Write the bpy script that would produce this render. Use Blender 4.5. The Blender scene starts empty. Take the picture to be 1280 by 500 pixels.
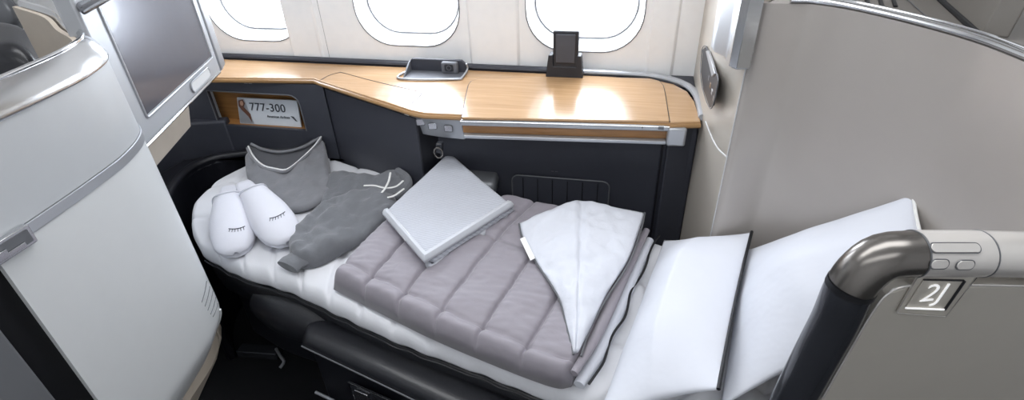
import bpy, bmesh, math, random
from mathutils import Vector, Matrix, noise
from mathutils.bvhtree import BVHTree
random.seed(4)
sc = bpy.context.scene
COL = sc.collection
V = Vector
R = math.radians

# ------------------------------------------------------------------ camera
FPX = 680.0; TH = R(33.5); PS = R(13); RO = R(2.3)
CAM = V((0, 0, 1.45))
FW = V((-math.sin(PS)*math.cos(TH), math.cos(PS)*math.cos(TH), -math.sin(TH)))
_r = V((math.cos(PS), math.sin(PS), 0)); _u = _r.cross(FW)
RT = _r*math.cos(RO) - _u*math.sin(RO); UP = _u*math.cos(RO) + _r*math.sin(RO)
cd = bpy.data.cameras.new('camera'); cam = bpy.data.objects.new('camera', cd); COL.objects.link(cam)
cd.sensor_width = 36; cd.lens = FPX*36/1280; cd.clip_start = 0.01
cam.matrix_world = Matrix((( RT.x, UP.x, -FW.x, CAM.x), (RT.y, UP.y, -FW.y, CAM.y), (RT.z, UP.z, -FW.z, CAM.z), (0, 0, 0, 1)))
sc.camera = cam

# sight lines: measured points of the photograph put on real planes of the cabin
def ray(px, py): return FW + RT*((px-640)/FPX) + UP*((250-py)/FPX)
def Z(px, py, z): d = ray(px, py); return CAM + d*((z-CAM.z)/d.z)
def Y(px, py, y): d = ray(px, py); return CAM + d*((y-CAM.y)/d.y)
def PL(px, py, p, n): d = ray(px, py); p = V(p); n = V(n); return CAM + d*(n.dot(p-CAM)/n.dot(d))
def proj(p): v = V(p)-CAM; k = v.dot(FW); return (640+FPX*v.dot(RT)/k, 250-FPX*v.dot(UP)/k)
def ZL(pts, z): return [Z(a, b, z) for a, b in pts]

# --------------------------------------------------------------- materials
def lin(h):
    h = h.lstrip('#'); o = []
    for i in (0, 2, 4):
        c = int(h[i:i+2], 16)/255; o.append(c/12.92 if c <= .04045 else ((c+.055)/1.055)**2.4)
    return (*o, 1)
def nmat(name):
    m = bpy.data.materials.new(name); m.use_nodes = True
    return m, m.node_tree, m.node_tree.nodes['Principled BSDF']
def bump_noise(nt, p, scale, strength, dist=.002, stretch=None, detail=3):
    tc = nt.nodes.new('ShaderNodeTexCoord'); mp = nt.nodes.new('ShaderNodeMapping'); nz = nt.nodes.new('ShaderNodeTexNoise'); bp = nt.nodes.new('ShaderNodeBump')
    if stretch: mp.inputs['Scale'].default_value = stretch
    nz.inputs['Scale'].default_value = scale; nz.inputs['Detail'].default_value = detail
    bp.inputs['Strength'].default_value = strength; bp.inputs['Distance'].default_value = dist
    nt.links.new(tc.outputs['Object'], mp.inputs[0]); nt.links.new(mp.outputs[0], nz.inputs['Vector'])
    nt.links.new(nz.outputs['Fac'], bp.inputs['Height']); nt.links.new(bp.outputs[0], p.inputs['Normal'])
    return nz
def mat(name, col, rough=.5, metal=0, bump=None, coat=0, sheen=0, spec=None, var=.06, stretch=None):
    m, nt, p = nmat(name); c = lin(col)
    p.inputs['Base Color'].default_value = c; p.inputs['Roughness'].default_value = rough; p.inputs['Metallic'].default_value = metal
    p.inputs['Coat Weight'].default_value = coat; p.inputs['Sheen Weight'].default_value = sheen
    if spec is not None: p.inputs['Specular IOR Level'].default_value = spec
    tc = nt.nodes.new('ShaderNodeTexCoord'); mp = nt.nodes.new('ShaderNodeMapping'); nz = nt.nodes.new('ShaderNodeTexNoise'); cr = nt.nodes.new('ShaderNodeValToRGB')
    if stretch: mp.inputs['Scale'].default_value = stretch
    nz.inputs['Scale'].default_value = 30; nz.inputs['Detail'].default_value = 4
    cr.color_ramp.elements[0].color = (*[x*(1-var) for x in c[:3]], 1); cr.color_ramp.elements[1].color = (*[min(1, x*(1+var)) for x in c[:3]], 1)
    nt.links.new(tc.outputs['Object'], mp.inputs[0]); nt.links.new(mp.outputs[0], nz.inputs['Vector']); nt.links.new(nz.outputs['Fac'], cr.inputs[0]); nt.links.new(cr.outputs[0], p.inputs['Base Color'])
    if bump: bump_noise(nt, p, bump[0], bump[1], bump[2] if len(bump) > 2 else .002, stretch)
    return m
def wood(name, c1, c2, rough=.22):
    m, nt, p = nmat(name)
    tc = nt.nodes.new('ShaderNodeTexCoord'); mp = nt.nodes.new('ShaderNodeMapping'); nz = nt.nodes.new('ShaderNodeTexNoise'); cr = nt.nodes.new('ShaderNodeValToRGB')
    mp.inputs['Scale'].default_value = (1.6, 34, 34); nz.inputs['Scale'].default_value = 3; nz.inputs['Detail'].default_value = 8; nz.inputs['Roughness'].default_value = .62; nz.inputs['Distortion'].default_value = .5
    cr.color_ramp.elements[0].color = lin(c1); cr.color_ramp.elements[1].color = lin(c2); cr.color_ramp.elements[0].position = .3; cr.color_ramp.elements[1].position = .72
    nt.links.new(tc.outputs['Object'], mp.inputs[0]); nt.links.new(mp.outputs[0], nz.inputs['Vector']); nt.links.new(nz.outputs['Fac'], cr.inputs[0]); nt.links.new(cr.outputs[0], p.inputs['Base Color'])
    p.inputs['Roughness'].default_value = rough; p.inputs['Specular IOR Level'].default_value = .6; p.inputs['Coat Weight'].default_value = .4; p.inputs['Coat Roughness'].default_value = .12
    return m
def knit(name, c1, c2):
    m, nt, p = nmat(name)
    tc = nt.nodes.new('ShaderNodeTexCoord'); mp = nt.nodes.new('ShaderNodeMapping'); wv = nt.nodes.new('ShaderNodeTexWave'); cr = nt.nodes.new('ShaderNodeValToRGB'); bp = nt.nodes.new('ShaderNodeBump')
    mp.inputs['Rotation'].default_value = (0, 0, R(62)); wv.inputs['Scale'].default_value = 45; wv.inputs['Distortion'].default_value = 1.2; wv.inputs['Detail'].default_value = 2; wv.inputs['Detail Scale'].default_value = 4
    cr.color_ramp.elements[0].color = lin(c1); cr.color_ramp.elements[1].color = lin(c2)
    nt.links.new(tc.outputs['Object'], mp.inputs[0]); nt.links.new(mp.outputs[0], wv.inputs['Vector']); nt.links.new(wv.outputs['Color'], cr.inputs[0]); nt.links.new(cr.outputs[0], p.inputs['Base Color'])
    nt.links.new(wv.outputs['Fac'], bp.inputs['Height']); bp.inputs['Strength'].default_value = .35; bp.inputs['Distance'].default_value = .0015; nt.links.new(bp.outputs[0], p.inputs['Normal'])
    p.inputs['Roughness'].default_value = .9; p.inputs['Sheen Weight'].default_value = .3
    return m

M = dict(
 sidewall=mat('sidewall_plastic', 'f9fafc', .45, bump=(300, .05)),
 shell=mat('shell_satin_grey', 'c3c6c9', .38, .15, bump=(500, .06, .0005), var=.02),
 shell_low=mat('shell_light_grey', 'd6d8d9', .36, bump=(500, .06, .0005), var=.02),
 door=mat('door_mid_grey', '707276', .45, .1, var=.03),
 part=mat('partition_taupe', 'b3ada8', .34, .15, bump=(400, .04, .0005), var=.02, coat=.15),
 sidepanel=mat('side_panel_beige', 'bcb5ab', .4, var=.02),
 jpanel=mat('aisle_panel_taupe', 'bbb6ad', .42, .1, bump=(900, .12, .0004), var=.03),
 beige=mat('inner_beige', 'b9aea0', .5),
 chrome=mat('satin_metal', 'c9cacc', .2, 1, var=.03, bump=(700, .05, .0003), stretch=(1, 1, 12)),
 polish=mat('polished_trim', 'e2e3e5', .1, 1, var=.02),
 silver=mat('silver_paint', 'b9bcc1', .32, .55, var=.02),
 bezel=mat('bezel_silver_grey', 'b7babf', .38, .25, bump=(600, .08, .0004), var=.02),
 gun=mat('gunmetal_lacquer', '7d7975', .24, .8, var=.04),
 gunlow=mat('dark_charcoal_lacquer', '3a3c42', .26, .35, var=.04, coat=.3),
 tubelight=mat('champagne_silver', 'dcd8d4', .24, .35, var=.02),
 screen=mat('screen_glass', '62636c', .26, .3, coat=.3, var=.03),
 wood=wood('pale_oak_veneer', 'b08a62', 'c8a37a'),
 woodedge=wood('oak_edge', '9c764a', 'b08a5c', .35),
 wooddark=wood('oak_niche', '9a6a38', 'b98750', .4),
 dark=mat('charcoal_panel', '3a3c45', .5, bump=(500, .15, .0006), var=.05),
 darker=mat('charcoal_leather', '17181f', .42, bump=(260, .25, .0012), var=.08),
 black=mat('black_leather', '1d1e23', .36, bump=(220, .3, .0012), var=.1, coat=.15),
 blacktrim=mat('black_piping', '101116', .5),
 graytrim=mat('grey_trim', '6f7175', .35, .3),
 tray=mat('grey_tray_plastic', '6a6c72', .4, .1),
 holder=mat('black_holder_plastic', '2f3036', .45, bump=(400, .1, .0006)),
 holder2=mat('grey_pad_plastic', '4d4f57', .5),
 carpet=mat('dark_carpet', '14151b', .95, bump=(900, .8, .004), var=.3),
 pad=mat('white_quilted_cotton', 'dadbe0', .85, bump=(600, .25, .0008), sheen=.1, var=.02),
 pillow=mat('pillow_white_cotton', 'd6d9e2', .85, bump=(14, .25, .012), sheen=.1, var=.01),
 slip=mat('slipper_towelling', 'dadbe4', .95, bump=(900, .35, .001), sheen=.2, var=.02),
 duvet=mat('grey_duvet_cotton', '8e8991', .5, bump=(28, .35, .006), sheen=.25, var=.03, spec=.4),
 fold=mat('white_duvet_lining', 'd3d6df', .8, bump=(40, .45, .006), sheen=.1, var=.02),
 shirt=mat('grey_jersey', '7c7d82', .92, bump=(60, .4, .004), sheen=.3, var=.06),
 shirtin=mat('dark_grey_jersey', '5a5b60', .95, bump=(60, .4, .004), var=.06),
 pants=mat('slate_jersey', '6b6d72', .92, bump=(45, .5, .005), sheen=.3, var=.08),
 cord=mat('white_cord', 'e8e8e6', .8, bump=(400, .3, .0008)),
 knit=knit('grey_waffle_knit', 'b1b4be', 'c6c9d2'),
 knitedge=mat('throw_hem', 'c8cbd2', .9, bump=(500, .3, .001), sheen=.2),
 white=mat('white_label', 'f0f0f0', .6),
 paper=mat('paper_light', 'd9dee4', .35, coat=.3),
 paperdark=mat('paper_photo_brown', '6a4637', .4),
 paperskin=mat('paper_photo_tan', 'c79d83', .4),
 ink=mat('ink_dark', '3c4048', .6),
 thread=mat('dark_thread', '4c4e58', .8),
 louver=mat('louver_grey', '6b6865', .5),
 capgrey=mat('cap_warm_grey', '6f6b67', .5, bump=(500, .1, .0005)),
 capgrey2=mat('cap_side_grey', '817d78', .5),
)
m, nt, p = nmat('sign_backlight'); p.inputs['Base Color'].default_value = (.9, .9, .9, 1); p.inputs['Emission Color'].default_value = (1, 1, 1, 1); p.inputs['Emission Strength'].default_value = .45; M['signlight'] = m
# carbon-like woven seat side
m, nt, p = nmat('woven_charcoal'); ck = nt.nodes.new('ShaderNodeTexChecker'); ck.inputs['Scale'].default_value = 160
ck.inputs['Color1'].default_value = lin('34353c'); ck.inputs['Color2'].default_value = lin('202127'); tc = nt.nodes.new('ShaderNodeTexCoord')
nt.links.new(tc.outputs['Object'], ck.inputs[0]); nt.links.new(ck.outputs[0], p.inputs['Base Color']); p.inputs['Roughness'].default_value = .5; M['woven'] = m
# window pane
m, nt, p = nmat('window_acrylic'); tr = nt.nodes.new('ShaderNodeBsdfTransparent'); gl = nt.nodes.new('ShaderNodeBsdfGlossy'); mx = nt.nodes.new('ShaderNodeMixShader')
gl.inputs['Roughness'].default_value = .05; mx.inputs[0].default_value = .06; tr.inputs[0].default_value = (.97, .98, 1, 1)
nt.links.new(tr.outputs[0], mx.inputs[1]); nt.links.new(gl.outputs[0], mx.inputs[2]); nt.links.new(mx.outputs[0], nt.nodes['Material Output'].inputs[0]); M['pane'] = m

# ----------------------------------------------------------------- helpers
LOC = {}
def wloc(o): return LOC.get(o.name, V((0, 0, 0))) if o else V((0, 0, 0))
def thing(name, label, cat, loc, group=None):
    o = bpy.data.objects.new(name, None); COL.objects.link(o); o.location = V(loc); o.empty_display_size = .05
    LOC[o.name] = V(loc); tag(o, label, cat, group); return o
def tag(o, label=None, cat=None, group=None, kind=None):
    if label: o['label'] = label
    if cat: o['category'] = cat
    if group: o['group'] = group
    if kind: o['kind'] = kind
    return o
def obj(name, vs, fs, mt, parent=None, smooth=True, bevel=0, bseg=3, subsurf=0, ang=35, mats=None, fmat=None):
    org = V((0, 0, 0))
    for v in vs: org += V(v)
    org /= len(vs)
    zmin = min(v[2] for v in vs); org.z = zmin
    me = bpy.data.meshes.new(name); me.from_pydata([tuple(V(v)-org) for v in vs], [], fs); me.update()
    o = bpy.data.objects.new(name, me); COL.objects.link(o); o.location = org - wloc(parent)
    LOC[o.name] = org.copy()
    if parent: o.parent = parent
    me.materials.append(M[mt] if isinstance(mt, str) else mt)
    for x in (mats or []): me.materials.append(M[x])
    if fmat:
        for i, k in enumerate(fmat): me.polygons[i].material_index = k
    bm = bmesh.new(); bm.from_mesh(me); bmesh.ops.recalc_face_normals(bm, faces=bm.faces); bm.to_mesh(me); bm.free()
    if smooth:
        for pl in me.polygons: pl.use_smooth = True
        try: me.set_sharp_from_angle(angle=R(ang))
        except Exception: pass
    if bevel:
        b = o.modifiers.new('b', 'BEVEL'); b.width = bevel; b.segments = bseg; b.limit_method = 'ANGLE'; b.angle_limit = R(30); b.harden_normals = False
    if subsurf:
        s = o.modifiers.new('s', 'SUBSURF'); s.levels = s.render_levels = subsurf
    return o
def merge(parts):
    vs, fs = [], []
    for a, b in parts:
        n = len(vs); vs += list(a); fs += [tuple(i+n for i in f) for f in b]
    return vs, fs
def prism_g(pts, z0, z1):
    n = len(pts); vs = [V((p[0], p[1], z0)) for p in pts] + [V((p[0], p[1], z1)) for p in pts]
    return vs, [tuple(range(n))[::-1], tuple(range(n, 2*n))] + [(i, (i+1) % n, n+(i+1) % n, n+i) for i in range(n)]
def prism(name, pts, z0, z1, mt, parent=None, bevel=.002, **k): return obj(name, *prism_g(pts, z0, z1), mt, parent, bevel=bevel, **k)
def slab_g(pts, d):      # polygon in 3d thickened by the vector d
    n = len(pts); vs = [V(p) for p in pts] + [V(p)+V(d) for p in pts]
    return vs, [tuple(range(n))[::-1], tuple(range(n, 2*n))] + [(i, (i+1) % n, n+(i+1) % n, n+i) for i in range(n)]
def slab(name, pts, d, mt, parent=None, bevel=.001, **k): return obj(name, *slab_g(pts, d), mt, parent, bevel=bevel, **k)
def box_g(c, ax, ay, az, sx, sy, sz):
    vs = [V(c)+V(ax)*(i*sx/2)+V(ay)*(j*sy/2)+V(az)*(k*sz/2) for i in (-1, 1) for j in (-1, 1) for k in (-1, 1)]
    return vs, [(0, 1, 3, 2), (4, 6, 7, 5), (0, 4, 5, 1), (2, 3, 7, 6), (0, 2, 6, 4), (1, 5, 7, 3)]
def cat(P, n, closed=False):
    P = [V(p) for p in P]; out = []; m = len(P)
    seg = m if closed else m-1
    for i in range(seg):
        g = lambda k: P[k % m] if closed else P[max(0, min(m-1, k))]
        a, b, c, d = g(i-1), g(i), g(i+1), g(i+2)
        if not closed and i == 0: a = b*2-c
        if not closed and i+2 > m-1: d = c*2-b
        for j in range(n):
            t = j/n; out.append(.5*((2*b)+(c-a)*t+(2*a-5*b+4*c-d)*t*t+(3*b-a-3*c+d)*t**3))
    if not closed: out.append(P[-1])
    return out
def resample(P, n, smooth=True):
    Q = cat(P, 10) if (smooth and len(P) > 2) else [V(p) for p in P]
    L = [0]
    for a, b in zip(Q, Q[1:]): L.append(L[-1]+(b-a).length)
    out = []; j = 0
    for i in range(n):
        s = L[-1]*i/(n-1)
        while j < len(L)-2 and L[j+1] < s: j += 1
        d = L[j+1]-L[j]; t = (s-L[j])/d if d > 1e-9 else 0
        out.append(Q[j].lerp(Q[j+1], min(1, max(0, t))))
    return out
def sweep_g(path, rad, seg=10, up=None, closed=False, cap=True, flat=1.0):
    """a tube along path; rad number or list; flat squashes along the up vector"""
    n = len(path); vs = []; fs = []
    prev = None
    for i in range(n):
        a = path[(i-1) % n] if closed else path[max(0, i-1)]; b = path[(i+1) % n] if closed else path[min(n-1, i+1)]
        t = (b-a).normalized() if (b-a).length > 1e-9 else V((0, 0, 1))
        if up is not None: u = V(up)
        elif prev is None: u = V((0, 0, 1)) if abs(t.z) < .9 else V((1, 0, 0))
        else: u = prev
        u = (u-t*u.dot(t)); u = u.normalized() if u.length > 1e-6 else V((1, 0, 0)); prev = u
        w = t.cross(u); r = rad[i] if isinstance(rad, (list, tuple)) else rad
        for k in range(seg):
            an = 2*math.pi*k/seg; vs.append(path[i]+w*(math.cos(an)*r)+u*(math.sin(an)*r*flat))
    for i in range(n if closed else n-1):
        for k in range(seg):
            j = (i+1) % n; fs.append((i*seg+k, i*seg+(k+1) % seg, j*seg+(k+1) % seg, j*seg+k))
    if cap and not closed: fs += [tuple(range(seg))[::-1], tuple((n-1)*seg+k for k in range(seg))]
    return vs, fs
def tube(name, path, rad, mt, parent=None, **k): return obj(name, *sweep_g(path, rad, **k), mt, parent)
def rrect(w, h, r, n=6):
    out = []
    for cx, cy, a0 in ((w/2-r, h/2-r, 0), (-w/2+r, h/2-r, 90), (-w/2+r, -h/2+r, 180), (w/2-r, -h/2+r, 270)):
        for i in range(n+1): a = R(a0+90*i/n); out.append((cx+r*math.cos(a), cy+r*math.sin(a)))
    return out
def frame(c, ax, ay, pts, off=0, az=None):
    ax = V(ax).normalized(); ay = V(ay).normalized(); az = V(az) if az else ax.cross(ay)
    return [V(c)+ax*x+ay*y+az*off for x, y in pts]
def fbm(p, s): return noise.noise(V(p)*s)
def coons(e_bot, e_right, e_top, e_left, nu, nv, sm=(True,)*4):
    """bot: 00->10, right: 10->11, top: 01->11, left: 00->01; returns grid of points"""
    B = resample(e_bot, nu, sm[0]); T = resample(e_top, nu, sm[2]); L = resample(e_left, nv, sm[3]); Rr = resample(e_right, nv, sm[1])
    G = []
    for j in range(nv):
        v = j/(nv-1); row = []
        for i in range(nu):
            u = i/(nu-1)
            row.append(B[i]*(1-v)+T[i]*v+L[j]*(1-u)+Rr[j]*u-(B[0]*(1-u)*(1-v)+B[-1]*u*(1-v)+T[0]*(1-u)*v+T[-1]*u*v))
        G.append(row)
    return G
def cushion(name, G, top, bot, e, fn, mt, parent=None, nrm=None, wr=0, wrs=9, pw=.5, mats=None, smoothang=180, subsurf=0):
    """closed soft body over the grid G: thickness top above, bot below, edges rounded over width e"""
    nv = len(G); nu = len(G[0])
    N = V(nrm).normalized() if nrm else (G[0][-1]-G[0][0]).cross(G[-1][0]-G[0][0]).normalized()
    W = (G[nv//2][-1]-G[nv//2][0]).length; H = (G[-1][nu//2]-G[0][nu//2]).length
    vs = []; fs = []
    idx = lambda i, j: j*nu+i
    for side in (1, -1):
        for j in range(nv):
            for i in range(nu):
                u = i/(nu-1); v = j/(nv-1)
                du = min(u, 1-u)*W; dv = min(v, 1-v)*H
                f = 1.0
                for d in (du, dv):
                    q = min(1, d/e); f *= (1-(1-q)**2)**pw if q < 1 else 1
                P = G[j][i]
                if side == 1:
                    h = top*f + (fn(u, v, P)*min(1, f*1.3) if fn else 0)
                    if wr: h += wr*fbm(P, wrs)*f+wr*.5*fbm(P+V((3, 1, 2)), wrs*2.3)*f
                    vs.append(P+N*h)
                else: vs.append(P-N*(bot*f))
    n0 = nu*nv
    for j in range(nv-1):
        for i in range(nu-1):
            fs.append((idx(i, j), idx(i+1, j), idx(i+1, j+1), idx(i, j+1)))
            fs.append((n0+idx(i, j), n0+idx(i, j+1), n0+idx(i+1, j+1), n0+idx(i+1, j)))
    ring = [idx(i, 0) for i in range(nu)]+[idx(nu-1, j) for j in range(1, nv)]+[idx(i, nv-1) for i in range(nu-2, -1, -1)]+[idx(0, j) for j in range(nv-2, 0, -1)]
    for a, b in zip(ring, ring[1:]+ring[:1]): fs.append((a, n0+a, n0+b, b))
    o = obj(name, vs, fs, mt, parent, ang=smoothang, subsurf=subsurf)
    # weld the rim
    bm = bmesh.new(); bm.from_mesh(o.data); bmesh.ops.remove_doubles(bm, verts=bm.verts, dist=1e-5); bmesh.ops.recalc_face_normals(bm, faces=bm.faces); bm.to_mesh(o.data); bm.free()
    for p in o.data.polygons: p.use_smooth = True
    return o
def bvh(o):
    me = o.data; mw = LOC[o.name]
    return BVHTree.FromPolygons([v.co+mw for v in me.vertices], [tuple(p.vertices) for p in me.polygons])
def hit(t, px, py, off=0):
    d = ray(px, py).normalized(); r = t.ray_cast(CAM, d)
    if r[0] is None: return None
    n = r[1] if r[1].dot(d) < 0 else -r[1]
    return r[0]+n*off
def drop(t, p, off=0):
    r = t.ray_cast(V((p[0], p[1], 3)), V((0, 0, -1)))
    return r[0]+V((0, 0, off)) if r[0] else None
def ribbon_g(path, z0, z1, thick, inward, nz=2, offf=None, closed=False):
    """vertical sheet along a plan path; inward = +1/-1 side of the thickness; offf(z)->shift along outward normal"""
    n = len(path); vs = []; nor = []
    for i in range(n):
        a = path[max(0, i-1)]; b = path[min(n-1, i+1)]; t = (b-a); t.z = 0; t.normalize(); nor.append(V((t.y, -t.x, 0)))
    for s in (0, 1):
        for k in range(nz):
            z = z0+(z1-z0)*k/(nz-1)
            for i in range(n):
                o = (offf(z, i/(n-1)) if offf else 0)
                q = path[i]+nor[i]*(o-inward*thick*s); vs.append(V((q.x, q.y, z)))
    fs = []; m = nz*n
    for k in range(nz-1):
        for i in range(n-1):
            a = k*n+i; fs += [(a, a+1, a+n+1, a+n), (m+a, m+a+n, m+a+n+1, m+a+1)]
    for i in range(n-1): fs += [(i, m+i, m+i+1, i+1), ((nz-1)*n+i, (nz-1)*n+i+1, m+(nz-1)*n+i+1, m+(nz-1)*n+i)]
    for k in range(nz-1): fs += [(k*n, (k+1)*n, m+(k+1)*n, m+k*n), (k*n+n-1, m+k*n+n-1, m+(k+1)*n+n-1, (k+1)*n+n-1)]
    return vs, fs
def text(name, s, c, ax, ay, size, mt, parent=None, ext=.0006, shear=0, sp=1, off=0):
    cu = bpy.data.curves.new(name, 'FONT'); cu.body = s; cu.size = size; cu.extrude = ext; cu.align_x = 'CENTER'; cu.align_y = 'CENTER'; cu.shear = shear; cu.offset = off; cu.space_character = sp
    o = bpy.data.objects.new(name, cu); COL.objects.link(o); cu.materials.append(M[mt])
    ax = V(ax).normalized(); ay = V(ay); ay = (ay-ax*ay.dot(ax)).normalized(); az = ax.cross(ay)
    c = V(c)-wloc(parent)
    o.matrix_world = Matrix(((ax.x, ay.x, az.x, c.x), (ax.y, ay.y, az.y, c.y), (ax.z, ay.z, az.z, c.z), (0, 0, 0, 1)))
    if parent: o.parent = parent
    bpy.context.view_layer.update()
    me = bpy.data.meshes.new_from_object(o.evaluated_get(bpy.context.evaluated_depsgraph_get())); mwl = o.matrix_local.copy()
    bpy.data.objects.remove(o); me.name = name
    o = bpy.data.objects.new(name, me); COL.objects.link(o)
    if parent: o.parent = parent
    o.matrix_basis = mwl
    return o

LED = .86      # ledge height
BED = .56      # bed top
# =================================================================== setting
def rect_struct(name, a, b, c, d, mt):
    o = obj(name, [a, b, c, d], [(0, 1, 2, 3)], mt, smooth=False); tag(o, kind='structure'); return o
fl = obj('floor', *box_g((-.3, .2, -.025), (1, 0, 0), (0, 1, 0), (0, 0, 1), 4.4, 3.2, .05), 'carpet', smooth=False); tag(fl, kind='structure')
ce = obj('ceiling', *box_g((-.3, .2, 2.225), (1, 0, 0), (0, 1, 0), (0, 0, 1), 4.4, 3.2, .05), 'sidewall', smooth=False); tag(ce, kind='structure')
for nm, c, s in (('wall_left', (-2.5, .2, 1.1), (.05, 3.2, 2.2)), ('wall_right', (1.9, .2, 1.1), (.05, 3.2, 2.2)), ('wall_aisle', (-.3, -1.4, 1.1), (4.4, .05, 2.2))):
    o = obj(nm, *box_g(c, (1, 0, 0), (0, 1, 0), (0, 0, 1), *s), 'sidewall', smooth=False); tag(o, kind='structure')

# window wall: one mesh with three rounded openings
WY = 1.6
wc = []       # centre x of each window
wspec = [(-1.207, .33), (-.675, .33), (-.135, .33)]
WZ0 = Y(732, 63, WY).z; WH = .46; WW = .335
def window_outline(cx, w, h, zb, r=.115, n=8): return [(cx+x, zb+h/2+y) for x, y in rrect(w, h, r, n)]
wall_parts = []
cells = [(-2.5, wspec[0][0]-.265)]
vs = []; fs = []
def addface(pts, y=WY):
    n = len(vs); vs.extend(V((x, y, z)) for x, z in pts); fs.append(tuple(range(n, n+len(pts))))
addface([(-2.5, 0), (wspec[0][0]-.265, 0), (wspec[0][0]-.265, 2.2), (-2.5, 2.2)])
addface([(wspec[2][0]+.265, 0), (1.9, 0), (1.9, 2.2), (wspec[2][0]+.265, 2.2)])
for i, (cx, _) in enumerate(wspec):
    x0 = cx-.265 if i == 0 else (wspec[i-1][0]+cx)/2
    x1 = cx+.265 if i == 2 else (wspec[i+1][0]+cx)/2
    z0, z1 = .6, 1.7
    addface([(x0, 0), (x1, 0), (x1, z0), (x0, z0)]); addface([(x0, z1), (x1, z1), (x1, 2.2), (x0, 2.2)])
    O = window_outline(cx, WW, WH, WZ0)
    zc = WZ0+WH/2; ring = []
    for x, z in O:    # push each outline point out to the cell rectangle
        dx, dz = x-cx, z-zc
        k = min((x1-cx)/dx if dx > 1e-6 else ((x0-cx)/dx if dx < -1e-6 else 1e9), (z1-zc)/dz if dz > 1e-6 else ((z0-zc)/dz if dz < -1e-6 else 1e9))
        ring.append([cx+dx*k, zc+dz*k])
    for cxr, czr in ((x0, z0), (x1, z0), (x1, z1), (x0, z1)):   # snap nearest to the corners
        j = min(range(len(ring)), key=lambda q: (ring[q][0]-cxr)**2+(ring[q][1]-czr)**2); ring[j] = [cxr, czr]
    n = len(O); b = len(vs)
    # outline with dished lip, reveal, then outwards
    lip = [(x, WY, z) for x, z in O]
    vs.extend(V((x, WY, z)) for x, z in ring); vs.extend(V(p) for p in lip)
    for k in range(n): fs.append((b+k, b+(k+1) % n, b+n+(k+1) % n, b+n+k))
wo = obj('wall_window', vs, fs, 'sidewall', smooth=False); tag(wo, kind='structure')
sm = wo.modifiers.new('s', 'SOLIDIFY'); sm.thickness = .012; sm.offset = 0
for i, (cx, _) in enumerate(wspec):
    # a surround tapering outwards with a stepped inner ring and its panes
    lv = [(1.0, 0), (.992, .012), (.965, .03), (.94, .034), (.93, .05), (.80, .075), (.79, .10)]
    vs = []; fs = []; zc = WZ0+WH/2; n = None
    for s, dy in lv:
        O = window_outline(0, WW*s-(1-s)*.02, WH*s-(1-s)*.02, 0, r=.115*s)
        hh = WH*s-(1-s)*.02; n = len(O)
        vs += [V((cx+x, WY+dy, zc+(z-hh/2))) for x, z in O]
    for l in range(len(lv)-1):
        for k in range(n): fs.append((l*n+k, l*n+(k+1) % n, (l+1)*n+(k+1) % n, (l+1)*n+k))
    w = obj('window_%d' % (i+1), vs, fs, 'sidewall', ang=50); tag(w, kind='structure')
    O = [(x, z) for x, z in window_outline(cx, WW*.8, WH*.8, WZ0+WH*.1, r=.09)]
    obj('window_pane', *slab_g([(x, WY+.098, z) for x, z in O], (0, .004, 0)), 'pane', w)
    gl = cat([V((x, WY-.007, z)) for x, z in window_outline(cx, WW+.004, WH+.004, WZ0-.002)], 1, True)
    obj('window_seal', *sweep_g(gl, .0016, 6, closed=True), 'graytrim', w)
    gl = [V((cx+x, WY+.052, zc+z)) for x, z in window_outline(0, WW*.925-.01, WH*.925-.01, -(WH*.925-.01)/2, r=.10)]
    obj('inner_seal', *sweep_g(gl, .0022, 6, closed=True), 'graytrim', w)
# panel seams between windows
for k, (px0, px1) in enumerate(((397, 412), (845, 837))):
    a = Y(px0, 0, WY-.007); b = Y(px1, 78, WY-.007)
    a.x = b.x = (a.x+b.x)/2
    o = tube('trim_%d' % (k+1), [V((b.x, WY-.004, .8)), V((b.x, WY-.004, 1.9))], .0022, 'graytrim'); tag(o, kind='structure')
# soft raised bands of the side wall
for k, (xa, xb) in enumerate(((590, 648), (368, 402), (812, 842))):
    a = Y(xa, 60, WY).x; b = Y(xb, 60, WY).x
    o = prism('trim_%d' % (k+4), [(a, WY-.013), (b, WY-.013), (b+.008, WY-.004), (a-.008, WY-.004)], .8, 1.9, 'sidewall', bevel=.003); tag(o, kind='structure')

# ======================================================= left seat shell
SP = [(-.836, .424), (-.84, .5), (-.849, .6), (-.867, .70), (-.915, .785), (-1.02, .85), (-1.14, .93), (-1.3, 1.0)]
SPp = resample([V((a, b, 0)) for a, b in SP], 60)
def sh_off(z, t):
    if z >= .545: return 0
    q = (.545-z)/.17; return -.14*min(1.5, q)**1.4*(.5+.5*min(1, t*2.2))
shell = thing('suite_shell', 'tall curved satin grey suite shell with metal bands, beside the monitor at the left', 'seat shell', (-.95, .7, 0))
# lower body
lo = obj('lower_panel', *ribbon_g(SPp, .30, .989, .008, 1, 60, sh_off), 'shell_low', shell)
up = obj('upper_panel', *ribbon_g(SPp, 1.009, 1.149, .02, 1, 6), 'shell', shell)
SPs = [p+V((0, 0, .973)) for p in SPp]
obj('mid_band', *ribbon_g(SPp, .990, 1.008, .022, 1, 3, lambda z, t: .0025), 'silver', shell, bevel=.001)
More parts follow.
